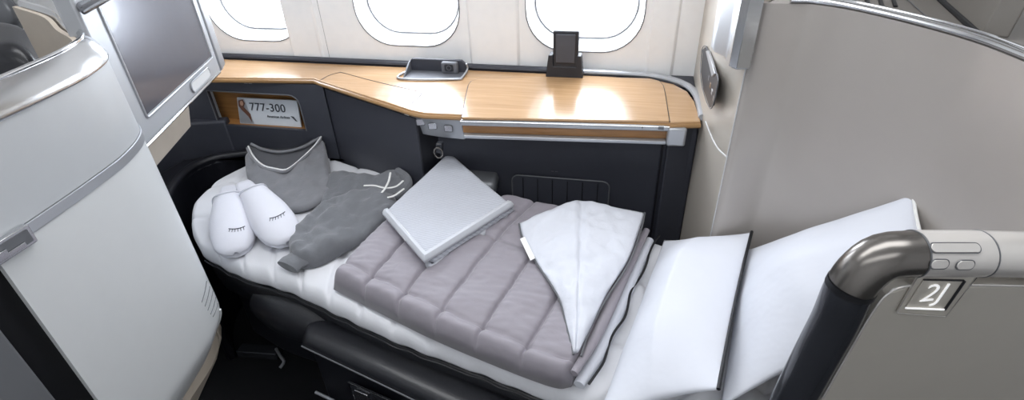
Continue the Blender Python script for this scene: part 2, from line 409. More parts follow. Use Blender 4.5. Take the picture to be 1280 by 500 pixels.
# rounded metal crown
prof = [(.003, 1.150), (.004, 1.154), (.001, 1.164), (-.007, 1.179), (-.018, 1.193), (-.022, 1.195), (-.026, 1.191), (-.027, 1.150)]
pp = []
path = [V((-.80, .15, 0)), V((-.822, .28, 0))]+SPp[0:]
path = resample(path, 70)
nr = []
for i in range(len(path)):
    t = path[min(len(path)-1, i+1)]-path[max(0, i-1)]; t.normalize(); nr.append(V((t.y, -t.x, 0)))
vs = []; fs = []; q = len(prof)
for i, p in enumerate(path):
    vs += [p+nr[i]*a+V((0, 0, z)) for a, z in prof]
for i in range(len(path)-1):
    for k in range(q): fs.append((i*q+k, i*q+(k+1) % q, (i+1)*q+(k+1) % q, (i+1)*q+k))
fs += [tuple(range(q)), tuple(range((len(path)-1)*q, len(path)*q))[::-1]]
obj('crown_band', vs, fs, 'chrome', shell, ang=60)
tube('crown_edge', [p+nr[i]*(-.019)+V((0, 0, 1.195)) for i, p in enumerate(path)], .003, 'polish', shell)
obj('inner_lining', *ribbon_g([p+nr[i]*(-.03) for i, p in enumerate(path)][26:], .45, 1.185, .008, 1, 3), 'beige', shell)
# bottom flare trim along the lower far corner and kick panel behind
t_lo = bvh(lo)
flare = [(275.5, 396), (273, 420), (262, 436), (247, 452), (236, 470), (229, 500)]
fp = []; sil_n = None
for k in range(16):
    z = .56-.012*k; best = None
    for i in range(8, len(SPp)-1):
        t_ = (SPp[i+1]-SPp[i-1]).normalized(); n_ = V((t_.y, -t_.x, 0)); p_ = SPp[i]+n_*sh_off(z, i/59); p_.z = z; q_ = proj(p_)
        if best is None or q_[0] > best[0]: best = (q_[0], p_, n_)
    fp.append(best[1]+best[2]*.001)
tube('flare_trim', cat(fp[1:], 3), .0035, 'shell_low', shell)
kp = []
for a, b in ((272, 412), (277, 424), (271, 450), (248, 500), (236, 530), (205, 530), (222, 500), (250, 450)):
    kp.append(PL(a, b, (-.93, .80, .5), (.55, -.83, 0)))
slab('kick_panel', kp, V((-.03, .04, 0)), 'beige', shell, bevel=.004)
# louvre slots
for k, (a, b, c, d) in enumerate(((258.5, 345, 252, 378), (262.5, 352, 256, 383), (266.5, 358, 259.5, 388), (270, 366, 263, 393), (271.5, 379, 266, 396))):
    pts = []
    for s in range(6):
        h = hit(t_lo, a+(c-a)*s/5+math.sin(s/5*3.14)*1.2, b+(d-b)*s/5, .0003)
        if h: pts.append(h)
    if len(pts) > 2: tube('vent_slot', pts, .0011, 'graytrim', shell, seg=6)
# door latch on the band
t_up = bvh(up)
lt = thing('door_latch', 'small silver rectangular latch with a stepped recess on the shell band, far left', 'latch', (-.83, .44, .95))
lc = PL(12, 297, (-.835, .45, .97), (1, -.05, 0)); la = V((-.02, -1, 0)).normalized()
lc = PL(9, 308, (-.832, .45, .97), (1, 0, 0)); lc.x = -.832
O = rrect(.068, .030, .002, 3)
obj('latch_plate', *slab_g(frame(lc+V((-.004, 0, 0)), la, (0, 0, 1), O, 0), (.010, 0, 0)), 'chrome', lt, bevel=.001)
obj('latch_recess', *slab_g(frame(lc+V((.0062, 0, 0)), la, (0, 0, 1), rrect(.058, .021, .002, 2)), (.0006, 0, 0)), 'graytrim', lt)
obj('latch_slider', *slab_g(frame(lc+V((.0066, -.008, -.003)), la, (0, 0, 1), [(-.024, -.006), (.016, -.006), (.016, .006), (0, .006), (0, 0), (-.024, 0)]), (.004, 0, 0)), 'chrome', lt, bevel=.0006)
# sliding door panel left of the gap
dr = thing('sliding_door', 'flat mid-grey sliding door panel at the bottom left corner, past the dark gap', 'door panel', (-.84, .2, 0))
obj('door_panel', *ribbon_g([V((-.83, .05, 0)), V((-.842, .2, 0)), V((-.85, .385, 0))], .02, 1.12, .03, 1, 3), 'door', dr, bevel=.004)
obj('door_jamb', *box_g((-.88, .4, .55), (1, 0, 0), (0, 1, 0), (0, 0, 1), .03, .08, 1.1), 'blacktrim', dr, bevel=.002)
# seat seen over the shell
st = thing('front_seat', 'dark leather seat top inside the curved shell, upper left corner', 'seat', (-1.15, .75, 0))
hp = [Z(-40, 30, 1.08), Z(20, 34, 1.08), Z(44, 52, 1.08), Z(52, 75, 1.08), Z(40, 120, 1.08), Z(-40, 140, 1.08)]
G = coons([Z(-60, 110, 1.02), Z(58, 96, 1.02)], [Z(58, 96, 1.02), Z(58, 62, 1.04)], [Z(-60, 40, 1.04), Z(58, 44, 1.04)], [Z(-60, 110, 1.02), Z(-60, 40, 1.04)], 14, 14)
cushion('headrest', G, .07, .05, .07, None, 'black', st, nrm=(0, 0, 1))
G = coons([Z(-70, 30, 1.0), Z(30, 26, 1.0)], [Z(30, 26, 1.0), Z(16, -20, 1.0)], [Z(-70, -20, 1.0), Z(16, -20, 1.0)], [Z(-70, 30, 1.0), Z(-70, -20, 1.0)], 14, 14)
cushion('shoulder_wing', G, .09, .05, .06, None, 'graytrim', st, nrm=(0, 0, 1))

# ============================================================== monitor
MD = V((-.3, .95, 0)).normalized(); MN = V((MD.y, -MD.x, 0))
MB = V((-.95, .82, .954))
mon = thing('video_monitor', 'large flat monitor in a silver-grey bezel with a dark screen, upper left', 'monitor', MB)
Wm = .462; Hm = .31
def mp(s, z, o=0): return MB+MD*s+V((0, 0, z))+MN*o
obj('bezel', *slab_g([mp(-.03, 0), mp(Wm-.03, 0), mp(Wm-.03, Hm), mp(-.03, Hm)], -MN*.035), 'bezel', mon, bevel=.006)
obj('screen', *slab_g([mp(.034, .05, .0002), mp(.398, .05, .0002), mp(.398, Hm-.03, .0002), mp(.034, Hm-.03, .0002)], MN*.0012), 'screen', mon, bevel=.0008)
fr = frame(mp(.216, .05+(Hm-.08)/2, .001), MD, (0, 0, 1), rrect(.374, Hm-.07, .006, 3))
tube('screen_border', fr, .003, 'silver', mon, closed=True, seg=8)
hc = mp(.30, .024, .0)
obj('pull_handle', *slab_g(frame(hc, MD, (0, 0, 1), rrect(.115, .022, .009, 5)), MN*.004), 'shell_low', mon, bevel=.0015)
tube('handle_rim', frame(hc+MN*.004, MD, (0, 0, 1), rrect(.117, .024, .010, 5)), .0015, 'silver', mon, closed=True, seg=6)
tube('lower_edge', [mp(-.03, -.002, -.004), mp(Wm-.03, -.002, -.004)], .004, 'polish', mon, seg=8)
obj('side_cheek', *slab_g([mp(Wm-.022, -.004), mp(Wm+.012, .004), mp(Wm+.012, Hm), mp(Wm-.022, Hm)], -MN*.05), 'silver', mon, bevel=.004)
obj('mount_arm', *box_g(mp(.15, .1, -.07), MD, MN, (0, 0, 1), .12, .08, .1), 'graytrim', mon, bevel=.006)
# bracket over the monitor
bk = thing('overhead_bracket', 'dark grey padded cap peeking between the shell crown and the monitor top', 'bracket', mp(0, Hm, 0))
c = Z(118, 4, 1.21)
obj('bracket_body', *slab_g([Z(84, -4, 1.24), Z(100, 10, 1.24), Z(140, -12, 1.24), Z(120, -26, 1.24)], (0, 0, -.015)), 'gunlow', bk, bevel=.006)

# beige post panel under the monitor and dark foot wall
pa = thing('monitor_pedestal', 'narrow beige panel just below the lower edge of the monitor', 'panel', (-1.15, 1.1, 0))
obj('pedestal_face', *slab_g([Z(196, 208, .86), Z(239, 158, .86), Z(236, 128, .93), Z(180, 188, .93)], (-.06, -.02, 0)), 'beige', pa, bevel=.003)

# ================================================= window-side console
con = thing('window_console', 'long charcoal console with an oak top running under the windows', 'console', (-.4, 1.4, 0))
topz = LED
front = [Z(236, 97, topz), Z(280, 97, topz), Z(392, 98, topz), Z(400, 101, topz), Z(515, 138, topz), Z(530, 141, topz), Z(575, 143, topz), Z(700, 148, topz), Z(838, 153, topz), Z(876, 152, topz)]
wx1 = .186
topo = [(p.x, p.y) for p in front]+[(.180, 1.40), (.165, 1.47), (.13, 1.52), (.07, 1.548), (-.05, 1.557), (-.3, 1.56), (-1.6, 1.57), (-1.6, front[0].y)]
prism('countertop', topo, LED-.016, LED, 'wood', con, bevel=.0025)
ed = [V((p.x, p.y-.001, LED-.010)) for p in front]
tube('front_edge_band', ed, .0065, 'woodedge', con, seg=8)
# rear rail and curved corner trim
tr = [V((-1.6, 1.583, LED+.006)), V((-1.2, 1.583, LED+.006)), V((-.3, 1.574, LED+.006)), V((-.02, 1.572, LED+.006)), V((.06, 1.566, LED+.006)), V((.125, 1.54, LED+.005)), V((.172, 1.49, LED+.004)), V((.19, 1.41, LED+.003)), V((.192, 1.30, LED+.002))]
tp = resample(tr, 60)
tube('rear_rail', [p for p in tp[:44]], .013, 'dark', con, seg=10, up=(0, 0, 1), flat=.7)
tube('corner_trim', [p for p in tp[43:]], .011, 'silver', con, seg=10, up=(0, 0, 1), flat=.8)
prism('rear_shelf', [(-1.6, 1.56), (-.3, 1.55), (.0, 1.545), (.19, 1.5), (.19, 1.594), (-1.6, 1.594)], LED-.03, LED-.002, 'dark', con)
# inlaid seams
def seam(name, pts, z, r=.0013, mt='blacktrim', par=con, closed=False): return tube(name, resample([Z(a, b, z) for a, b in pts], 40), r, mt, par, seg=6, up=(0, 0, 1), flat=.5)
seam('lid_seam', [(425, 90), (470, 102), (518, 113), (526, 116), (524, 121), (512, 131)], LED+.0003)
seam('lid_seam', [(426, 90), (412, 94), (399, 101)], LED+.0003)
# hinged table lid, slightly proud of the top
tabl = [(577, 147), (584, 112), (588, 102), (600, 98), (700, 96), (812, 98), (824, 101), (830, 110), (837, 152)]
tl = [Z(a, b, LED+.002) for a, b in tabl]
tlr = [(p.x, p.y) for p in resample(tl[0:4], 10)[:-1]]+[(p.x, p.y) for p in resample(tl[3:6], 8)]+[(p.x, p.y) for p in resample(tl[5:], 10)[1:]]
prism('table_lid', tlr, LED-.004, LED+.003, 'wood', con, bevel=.0018)
tube('lid_rim', [V((x, y, LED+.0012)) for x, y in tlr], .0014, 'blacktrim', con, seg=6)
# silver rails under the lid
a, b = Z(577, 150, LED-.012), Z(836, 157, LED-.012)
d = (b-a).normalized(); dn = V((d.y, -d.x, 0))
obj('table_rail', *box_g((a+b)/2+V((0, 0, -.002))+dn*.004, d, dn, (0, 0, 1), (b-a).length, .02, .016), 'silver', con, bevel=.003)
tube('rail_line', [a+dn*.0145+V((0, 0, .003)), b+dn*.0145+V((0, 0, .003))], .0013, 'polish', con, seg=6)
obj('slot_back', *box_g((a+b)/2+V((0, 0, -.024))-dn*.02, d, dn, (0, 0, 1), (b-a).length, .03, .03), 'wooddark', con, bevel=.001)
obj('lower_rail', *box_g((a+b)/2+V((0, 0, -.043))+dn*.002, d, dn, (0, 0, 1), (b-a).length-.006, .02, .009), 'silver', con, bevel=.002)
obj('rail_catch', *box_g(b-d*.02+dn*.013+V((0, 0, 0)), d, dn, (0, 0, 1), .014, .006, .008), 'graytrim', con, bevel=.001)
obj('rail_catch', *box_g(b-d*.065+dn*.013+V((0, 0, 0)), d, dn, (0, 0, 1), .003, .006, .005), 'graytrim', con, bevel=.0006)
br = b+d*.020
obj('end_bracket', *box_g(br+V((0, 0, -.024))+dn*.004, d, dn, (0, 0, 1), .045, .03, .05), 'silver', con, bevel=.006)
# front bodies
FZ = LED-.017
y0 = front[1].y
A = front[0]; B = front[3]; C2 = front[4]; D2 = front[6]; E2 = front[9]
DL = 1.43
nb = [(-1.6, B.y+.004), (B.x, B.y+.004), (B.x, 1.6), (-1.6, 1.6)]
# left body with niche opening (built of pieces around the opening)
nz0, nz1, nx0, nx1 = .683, .805, -1.33, -1.005
yb = B.y+.006
def yplane(name, pts, y, th, mt, par=con, bevel=.001): return obj(name, *slab_g([(x, y, z) for x, z in pts], (0, th, 0)), mt, par, bevel=bevel)
def ring_g(outer, inner, y, th):
    n = len(outer); vs = [V((x, y, z)) for x, z in outer]+[V((x, y, z)) for x, z in inner]+[V((x, y+th, z)) for x, z in outer]+[V((x, y+th, z)) for x, z in inner]; fs = []
    for i in range(n):
        j = (i+1) % n; fs += [(i, j, n+j, n+i), (2*n+i, 3*n+i, 3*n+j, 2*n+j), (n+i, n+j, 3*n+j, 3*n+i), (i, 2*n+i, 2*n+j, j)]
    return vs, fs
inn = [(nx0, nz0), (nx0, nz1), ((nx0+nx1)/2, nz1)]+[(nx1-.03+.03*math.sin(t), nz1-.03+.03*math.cos(t)) for t in [k*math.pi/8 for k in range(5)]]+[(nx1, nz0), ((nx0+nx1)/2, nz0)]
out = [(-1.6, .0), (-1.6, FZ), ((nx0+nx1)/2, FZ), (nx1-.05, FZ), (B.x, FZ), (B.x, FZ-.01), (B.x, FZ-.02), (B.x, FZ-.05), (B.x, 0), ((nx0+nx1)/2, 0)]
obj('front_panel', *ring_g(out, inn, yb, .012), 'dark', con)
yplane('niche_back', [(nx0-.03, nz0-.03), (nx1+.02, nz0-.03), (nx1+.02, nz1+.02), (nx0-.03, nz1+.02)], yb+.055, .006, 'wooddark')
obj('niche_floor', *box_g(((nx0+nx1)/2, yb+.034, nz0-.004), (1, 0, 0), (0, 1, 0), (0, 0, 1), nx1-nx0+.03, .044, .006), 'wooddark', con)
tube('niche_rim', [V((x, yb-.0005, z)) for x, z in inn[:-1]], .0022, 'graytrim', con, seg=6)
text('niche_mark', '— —', Y(310, 104, yb-.003), (1, 0, 0), (0, 0, 1), .012, 'silver', con)
# middle angled front
def vface(name, p, q, z0, z1, th, mt, par=con, bevel=.002):
    d = V((q.x-p.x, q.y-p.y, 0)).normalized(); n = V((d.y, -d.x, 0))
    return obj(name, *slab_g([V((p.x, p.y, z0)), V((q.x, q.y, z0)), V((q.x, q.y, z1)), V((p.x, p.y, z1))], -n*th), mt, par, bevel=bevel)
sh = V((0, .012, 0))
vface('angled_front_panel', B+sh, C2+sh, 0, FZ-.012, .03, 'dark')
vface('lid_shadow_gap', B+sh*1.6, C2+sh*1.6, FZ-.012, FZ, .02, 'blacktrim')
obj('lid_latch', *box_g(Z(509, 141, LED-.018), (C2-B).normalized(), V((0, 1, 0)), (0, 0, 1), .018, .012, .010), 'white', con, bevel=.001)
# main recessed dark wall below the table
ymid = D2.y+.075
main = [V((C2.x-.02, ymid, 0)), V((E2.x, ymid, 0))]
obj('knee_panel', *slab_g([(C2.x-.05, ymid, 0), (wx1, ymid, 0), (wx1, ymid, FZ), (C2.x-.05, ymid, FZ)], (0, .03, 0)), 'dark', con)
vface('side_return', V((C2.x+.004, C2.y+.012, 0)), V((C2.x+.05, ymid+.02, 0)), 0, FZ-.03, .02, 'darker')
# right column
ca, cb = Z(838, 156, FZ), Z(877, 154, FZ)
prism('end_column', [(ca.x, ca.y+.02), (cb.x-.002, cb.y+.012), (cb.x, ymid+.03), (ca.x, ymid+.03)], 0, FZ-.002, 'dark', con, bevel=.006)
for px in (826, 832):
    q = Y(px, 200, ymid-.004)
    tube('vertical_rib', [V((q.x, ymid-.003, .1)), V((q.x, ymid-.003, FZ-.06))], .003, 'darker', con, seg=8)
# pocket with grooves
pk = Y(699, 232, ymid); px0 = Y(641, 232, ymid).x; px1 = Y(762, 232, ymid).x; pz = Y(699, 221, ymid).z
poc = thing('literature_pocket', 'dark ribbed literature pocket with a thin pale rim on the knee panel', 'pocket', (pk.x, ymid, .5))
pzb = .53; pw = px1-px0
op = [(px0, pzb), (px0, pz-.02)]+[(px0+.02-.02*math.cos(t), pz-.02+.02*math.sin(t)) for t in (.4, .8, 1.2, 1.57)]+[(px1-.02+.02*math.sin(t), pz-.02+.02*math.cos(t)) for t in (0, .4, .8, 1.2)]+[(px1, pz-.02), (px1, pzb)]
obj('pocket_face', *slab_g([(x, ymid-.0015, z) for x, z in op], (0, -.006, 0)), 'dark', poc, bevel=.001)
tube('pocket_rim', [V((x, ymid-.008, z)) for x, z in op], .002, 'graytrim', poc, seg=6)
for k in range(6):
    x = px0+pw*(k+.75)/6.5
    tube('pocket_rib', [V((x, ymid-.0075, pz-.008)), V((x, ymid-.0075, pzb))], .0014, 'blacktrim', poc, seg=6)
text('pocket_mark', '– –', Y(693, 214, ymid-.003), (1, 0, 0), (0, 0, 1), .014, 'graytrim', con)

# seat control panel
cp = thing('control_panel', 'silver seat control panel with three square buttons under the oak top corner', 'control panel', Z(545, 155, .82))
c0, c1, c2_ = Z(514, 139, LED-.018), Z(534, 144, LED-.018), Z(578, 148, LED-.018)
for P in (c0, c1, c2_): P.y -= .012
def cpt(t):
    return c0.lerp(c1, t*2) if t < .5 else c1.lerp(c2_, t*2-1)
plan = resample([c0, c1.lerp(c0, .3), c1.lerp(c2_, .3), c2_], 12)
def cpo(z, t): return -.014*(1-(z-(LED-.082))/.064)
obj('panel_face', *ribbon_g(plan, LED-.082, LED-.018, .02, 1, 6, cpo), 'silver', cp, bevel=.003)
tcp = BVHTree.FromPolygons(*[list(x) for x in ribbon_g(plan, LED-.082, LED-.018, .02, 1, 6, cpo)])
for px, py in ((526, 152), (541, 157), (561, 160)):
    h = hit(tcp, px, py, .001)
    if h:
        hn = V((.25, -1, .1)).normalized() if px < 550 else V((.02, -1, .1)).normalized(); ax = V((0, 0, 1)).cross(hn).normalized()*-1
        bt = obj('button', *slab_g(frame(h, ax, (0, 0, 1), rrect(.021, .017, .003, 3)), hn*.004), 'chrome', cp, bevel=.0006)
        obj('button_rim', *sweep_g(frame(h+hn*.003, ax, (0, 0, 1), rrect(.023, .019, .004, 3)), .0009, 6, closed=True), 'graytrim', bt)

# recessed tray with a socket at the back of the top
rt = thing('stowage_tray', 'grey recessed stowage tray with a socket at the back of the oak top', 'tray', (-.58, 1.5, LED))
f0, f1 = Z(500, 98, LED+.004), Z(574, 99, LED+.004); bz = Y(505, 73, f0.y+.075).z
yB = f0.y+.078
def tri(o_, **k): return o_
fl_ = [(f0.x+.006, f0.y), (f1.x-.01, f1.y), (f1.x, f1.y+.015), (f1.x, yB), (f0.x+.004, yB)]
prism('tray_floor', fl_, LED-.001, LED+.0025, 'tray', rt, bevel=.001)
bk_ = [(x, yB-.002, z) for x, z in [(f0.x-.0, LED), (f1.x+.004, LED), (f1.x+.004, bz-.012), (f1.x-.008, bz), (f0.x+.014, bz), (f0.x+.002, bz-.012)]]
obj('tray_back', *slab_g(bk_, (0, .012, 0)), 'dark', rt, bevel=.003)
obj('tray_side', *slab_g([(f0.x+.004, f0.y+.008, LED), (f0.x+.004, yB, LED), (f0.x+.004, yB, bz-.006), (f0.x+.004, yB-.015, bz-.01)], (.005, 0, 0)), 'tray', rt, bevel=.001)
tube('tray_rim', resample([V((f0.x+.002, yB, LED+.004)), V((f0.x-.002, f0.y, LED+.004)), V((f1.x-.012, f1.y-.001, LED+.004)), V((f1.x+.004, f1.y+.014, LED+.004)), V((f1.x+.008, yB, LED+.012)), V((f1.x+.006, yB, bz-.01))], 50), .0032, 'silver', rt, seg=8)
sx = Z(563, 92, LED).x
obj('socket_block', *box_g((sx, yB-.010, LED+.019), (1, 0, 0), (0, 1, 0), (0, 0, 1), .052, .018, .036), 'tray', rt, bevel=.006)
obj('socket_face', *slab_g(frame((sx, yB-.0195, LED+.021), (1, 0, 0), (0, 0, 1), rrect(.028, .022, .005, 3)), (0, -.001, 0)), 'holder', rt)
tube('socket_ring', frame((sx, yB-.0205, LED+.021), (1, 0, 0), (0, 0, 1), [(.007*math.cos(t*.6283), .007*math.sin(t*.6283)) for t in range(10)]), .001, 'graytrim', rt, closed=True, seg=6)

# phone-like holder
ph = thing('remote_cradle', 'dark upright cradle holding a padded block at the back of the table', 'cradle', Z(705, 95, LED+.003))
b0, b1 = Z(682, 96, LED+.003), Z(729, 97, LED+.003)
bw = (b1.x-b0.x); bc = V(((b0.x+b1.x)/2, (b0.y+b1.y)/2, 0))
ztop = Y(700, 68, b0.y+.012).z; zt2 = Y(707, 38, b0.y+.012).z
obj('cradle_base', *slab_g([(b0.x, b0.y, LED+.003), (b1.x, b0.y, LED+.003), (b1.x-.004, b0.y, LED+.03), (b1.x-.008, b0.y, ztop), (b1.x-.02, b0.y, ztop), (b1.x-.022, b0.y, LED+.035), (b0.x+.022, b0.y, LED+.035), (b0.x+.02, b0.y, ztop), (b0.x+.008, b0.y, ztop), (b0.x+.003, b0.y, LED+.03)], (0, .035, 0)), 'holder', ph, bevel=.002)
obj('padded_block', *box_g((bc.x+.002, b0.y+.014, (LED+.03+zt2)/2), (1, 0, 0), (0, 1, -.05), (0, 0, 1), bw*.66, .022, zt2-LED-.03), 'holder', ph, bevel=.004)
obj('pad_face', *box_g((bc.x+.002, b0.y+.001, (LED+.04+zt2)/2), (1, 0, 0), (0, 1, -.05), (0, 0, 1), bw*.5, .006, zt2-LED-.055), 'holder2', ph, bevel=.002)

# brochure
bp = thing('magazine', 'flight magazine reading 777-300 leaning inside the oak niche', 'magazine', (-1.1, yb+.02, nz0))
q0, q1 = Y(302, 160, yb+.02), Y(377, 161, yb+.02); q2, q3 = Y(371, 126, yb+.03), Y(296, 122, yb+.03)
zb = nz0+.0; q0.z = q1.z = zb
def bl(u, v, o=0):
    P = (q0*(1-u)+q1*u)*(1-v)+(q3*(1-u)+q2*u)*v; return P+V((0, -o, 0))
obj('cover', *slab_g([bl(0, 0), bl(1, 0), bl(1, 1), bl(0, 1)], (0, .006, 0)), 'paper', bp, bevel=.001)
obj('cover_photo', *slab_g([bl(.01, .03, .0004), bl(.24, .03, .0004), bl(.12, .97, .0004), bl(.01, .97, .0004)], (0, -.0003, 0)), 'silver', bp, smooth=False)
obj('portrait', *slab_g([bl(.02, .9, .0009), bl(.10, .95, .0009), bl(.13, .8, .0009), bl(.10, .66, .0009), bl(.2, .4, .0009), bl(.21, .08, .0009), bl(.16, .3, .0009), bl(.06, .55, .0009), bl(.015, .7, .0009)], (0, -.0003, 0)), 'paperdark', bp, smooth=False)
obj('portrait_face', *slab_g([bl(.045+.03*math.cos(t*.785)+.03, .8+.10*math.sin(t*.785), .0014) for t in range(8)], (0, -.0003, 0)), 'paperskin', bp, smooth=False)
ax = bl(1, .5)-bl(0, .5); ay = bl(.5, 1)-bl(.5, 0)
text('cover_title', '777-300', bl(.50, .68, .002), ax, ay, .038, 'ink', bp, sp=1.05)
text('cover_subtitle', 'American Airlines', bl(.66, .36, .002), ax, ay, .0115, 'ink', bp)
obj('cover_emblem', *slab_g([bl(.86, .42, .0012), bl(.91, .40, .0012), bl(.96, .22, .0012), bl(.93, .24, .0012)], (0, -.0003, 0)), 'ink', bp, smooth=False)

# foot surround: dark curved wall behind and left of the bed foot
fs_ = thing('footwell_surround', 'dark padded surround curving around the foot end of the bed', 'footwell', (-1.25, 1.3, 0))
op = [Z(212, 262, .62), Z(210, 235, .62), Z(232, 205, .62), Z(262, 190, .62), Z(300, 184, .62), Z(345, 178, .62)]
obj('surround_wall', *ribbon_g(resample(op, 30), 0, .60, .03, 1, 3), 'darker', fs_, bevel=.01)
lp = [V((-1.30, .86, 0)), V((-1.42, 1.0, 0)), V((-1.48, 1.2, 0)), V((-1.46, 1.36, 0)), V((-1.3, 1.425, 0))]
obj('outer_wall', *ribbon_g(resample(lp, 24), 0, .70, .04, 1, 3), 'dark', fs_, bevel=.008)
prism('surround_top', [(p.x, p.y) for p in resample(op, 20)]+[(-1.0, 1.43), (-1.3, 1.42), (-1.45, 1.35), (-1.47, 1.2), (-1.41, 1.0)], .50, .585, 'darker', fs_, bevel=.01)

# =============================================== right side panel + partition
sp = thing('side_wall_panel', 'beige moulded panel between the window wall and the tall partition', 'panel', (.2, 1.35, 0))
obj('panel_body', *ribbon_g([V((.190, 1.595, 0)), V((.189, 1.5, 0)), V((.191, 1.3, 0)), V((.205, 1.18, 0)), V((.222, 1.080, 0))], 0, 1.9, .02, 1, 12), 'sidepanel', sp)
cv = resample([PL(882, 152, (.190, 1, 0), (1, 0, 0)), PL(889, 170, (.190, 1, 0), (1, 0, 0)), PL(897, 185, (.190, 1, 0), (1, 0, 0)), PL(908, 196, (.190, 1, 0), (1, 0, 0))], 12)
tube('panel_curve_seam', cv, .0015, 'shell_low', sp, seg=6)
def rwp(px, py, x=.189): return PL(px, py, (x, 1, 0), (1, 0, 0))
# control niche with handset
nic = thing('handset_niche', 'narrow dark glossy handset niche with a silver rim in the beige panel', 'handset niche', (.19, 1.35, .9))
no = [rwp(a, b) for a, b in ((879, 62), (884, 58), (889, 72), (899, 96), (898, 110), (893, 132), (888, 134), (880, 112), (877, 90))]
obj('niche_plate', *slab_g(no, (-.002, 0, 0)), 'holder', nic, bevel=.0008)
tube('niche_rim', [p+V((-.003, 0, 0)) for p in cat(no, 3, True)], .0011, 'graytrim', nic, closed=True, seg=6)
obj('handset', *slab_g([rwp(a, b) for a, b in ((885, 64), (888, 63), (897, 92), (893, 96))], (-.006, 0, 0)), 'silver', nic, bevel=.001)
for k in range(4): obj('handset_key', *box_g(rwp(886.5+k*1.9, 98+k*8.5, .188), (1, 0, 0), (0, 1, 0), (0, 0, 1), .003, .014, .012), ('graytrim', 'woodedge', 'silver', 'graytrim')[k], nic, bevel=.001)
# reading lamp
lp_ = thing('reading_light', 'silver box-shaped wall reading light high on the beige panel', 'wall light', (.19, 1.2, 1.1))
def bx8(a): return a
Lz0 = .99
pA, pB = rwp(897, 55, .192), rwp(925, 68, .192)   # along the wall
top_y0, top_y1 = rwp(903, 0, .192), rwp(938, 0, .192)
prof = [(0, 0), (-.010, 0), (-.026, .012), (-.032, .035), (-.030, .060), (-.020, .078), (-.014, .082), (0, .082)]
def lampbody(z): 
    yA = pB.y; return [(.193+a, yA+.082*1.35-b*1.35) for a, b in prof]
# cross-section in plan, extruded in z
yc0 = rwp(925, 66, .17).y; yc1 = rwp(897, 52, .17).y; zz0 = rwp(925, 66, .17).z
yspan = yc1-yc0
sec = [(.200, 1.215), (.183, 1.215), (.172, 1.205), (.166, 1.185), (.170, 1.155), (.186, 1.125), (.190, 1.105), (.192, 1.065), (.200, 1.056), (.222, 1.060), (.218, 1.10)]
zz0 = 1.073
prism('lamp_body', sec, zz0, zz0+.19, 'silver', lp_, bevel=.003)
prism('lamp_side_strip', [(.187, 1.100), (.188, 1.066), (.200, 1.052), (.224, 1.054), (.224, 1.059), (.201, 1.058), (.193, 1.068), (.192, 1.100)], zz0+.004, zz0+.19, 'chrome', lp_, bevel=.0006)
tube('corner_seam', [V((.2215, 1.0775, .5)), V((.2215, 1.0775, 1.193))], .0012, 'shell_low', sp, seg=6)
pass

TP = [(.2225, 1.078), (.230, 1.068), (.25, 1.066), (.28, 1.066), (.31, 1.062), (.36, 1.025), (.42, .95), (.468, .868), (.492, .79), (.503, .72), (.507, .655)]
TPp = resample([V((a, b, 0)) for a, b in TP], 70)
pt = thing('head_partition', 'tall curved taupe partition with a polished rail wrapping the head of the bed', 'partition', (.45, .9, 0))
obj('partition_wall', *ribbon_g(TPp, .0, 1.193, .03, 1, 6), 'part', pt)
tpr = [p+V((.0, 0, 1.199)) for p in TPp]
tube('top_rail', [p+V((.004, .004, 0)) for p in tpr[6:]], .0072, 'chrome', pt, seg=12, up=(0, 0, 1), flat=.8)
tube('rail_highlight_edge', [p+V((.010, .008, .005)) for p in tpr[6:]], .0022, 'polish', pt, seg=8)
# cap surface behind the rail
cap = thing('partition_cap', 'warm grey cover with dark louvre slots behind the polished rail, upper right', 'cover', (.6, 1.0, 1.1))
cps = [(p.x+.012, p.y+.01) for p in TPp[14:]]
cps = cps+[(1.3, cps[-1][1]), (1.3, 1.8-.25), (.3, 1.55)]
prism('cap_surface', cps, 1.15, 1.192, 'capgrey', cap, bevel=.002)
for k in range(4):
    x = 1060+k*16.5
    a, b = Z(x+2, -14, 1.193), Z(x+10, 8.5, 1.193)
    dd = (b-a).normalized()
    obj('louvre_slot', *box_g((a+b)/2+V((0, 0, .0005)), dd, V((dd.y, -dd.x, 0)), (0, 0, 1), (b-a).length, .006, .002), 'blacktrim', cap)
a, b = Z(1135, 0, 1.1935), Z(1162, 24, 1.1935)
tube('cap_seam', [a+(a-b), b], .0008, 'graytrim', cap, seg=5)
bd = thing('neighbour_divider', 'dark-edged grey divider at the top right corner behind the rail', 'divider', (.8, 1.0, 1.2))
g0, g1 = Z(1226, 45, 1.194), Z(1165, -10, 1.194)
dv = (g1-g0)
obj('divider_wall', *slab_g([g0+dv*.0, g0+dv*2, g0+dv*2+V((.02, 0, .28)), g0+dv*.0+V((.02, 0, .28))], (.03, -.01, 0)), 'capgrey2', bd, bevel=.003)
tube('divider_gasket', [g0-dv*.02, g0+dv*2], .005, 'blacktrim', bd, seg=8)

# ============================================= aisle-side 2J panel with tube
JM = V((.27, .575, 0)); JD = V((.23, .06, 0)).normalized(); JN = V((JD.y, -JD.x, 0))
def J(px, py, off=0): return PL(px, py, JM-JN*(-off), JN)
jp = thing('aisle_side_panel', 'taupe aisle-side panel framed by a bent metal tube, with the 2J seat sign', 'side panel', (.35, .6, 0))
cen = [(944, 590), (991, 500), (1021, 443), (1044, 400), (1061, 362), (1078, 339), (1104, 321), (1141, 317)]
rp = [J(a, b) for a, b in cen]
rads = .0285
P1 = resample(rp, 60)
k0 = next(i for i, p in enumerate(P1) if p.z > J(1060, 359).z)
mid = P1[k0:]; low = P1[:k0+1]
tube('lower_post', low, rads, 'gunlow', jp, seg=28, up=JN)
tube('post_joint', P1[k0-1:k0+1], rads+.0006, 'blacktrim', jp, seg=28, up=JN)
tube('tube_bend', mid, rads, 'gun', jp, seg=28, up=JN)
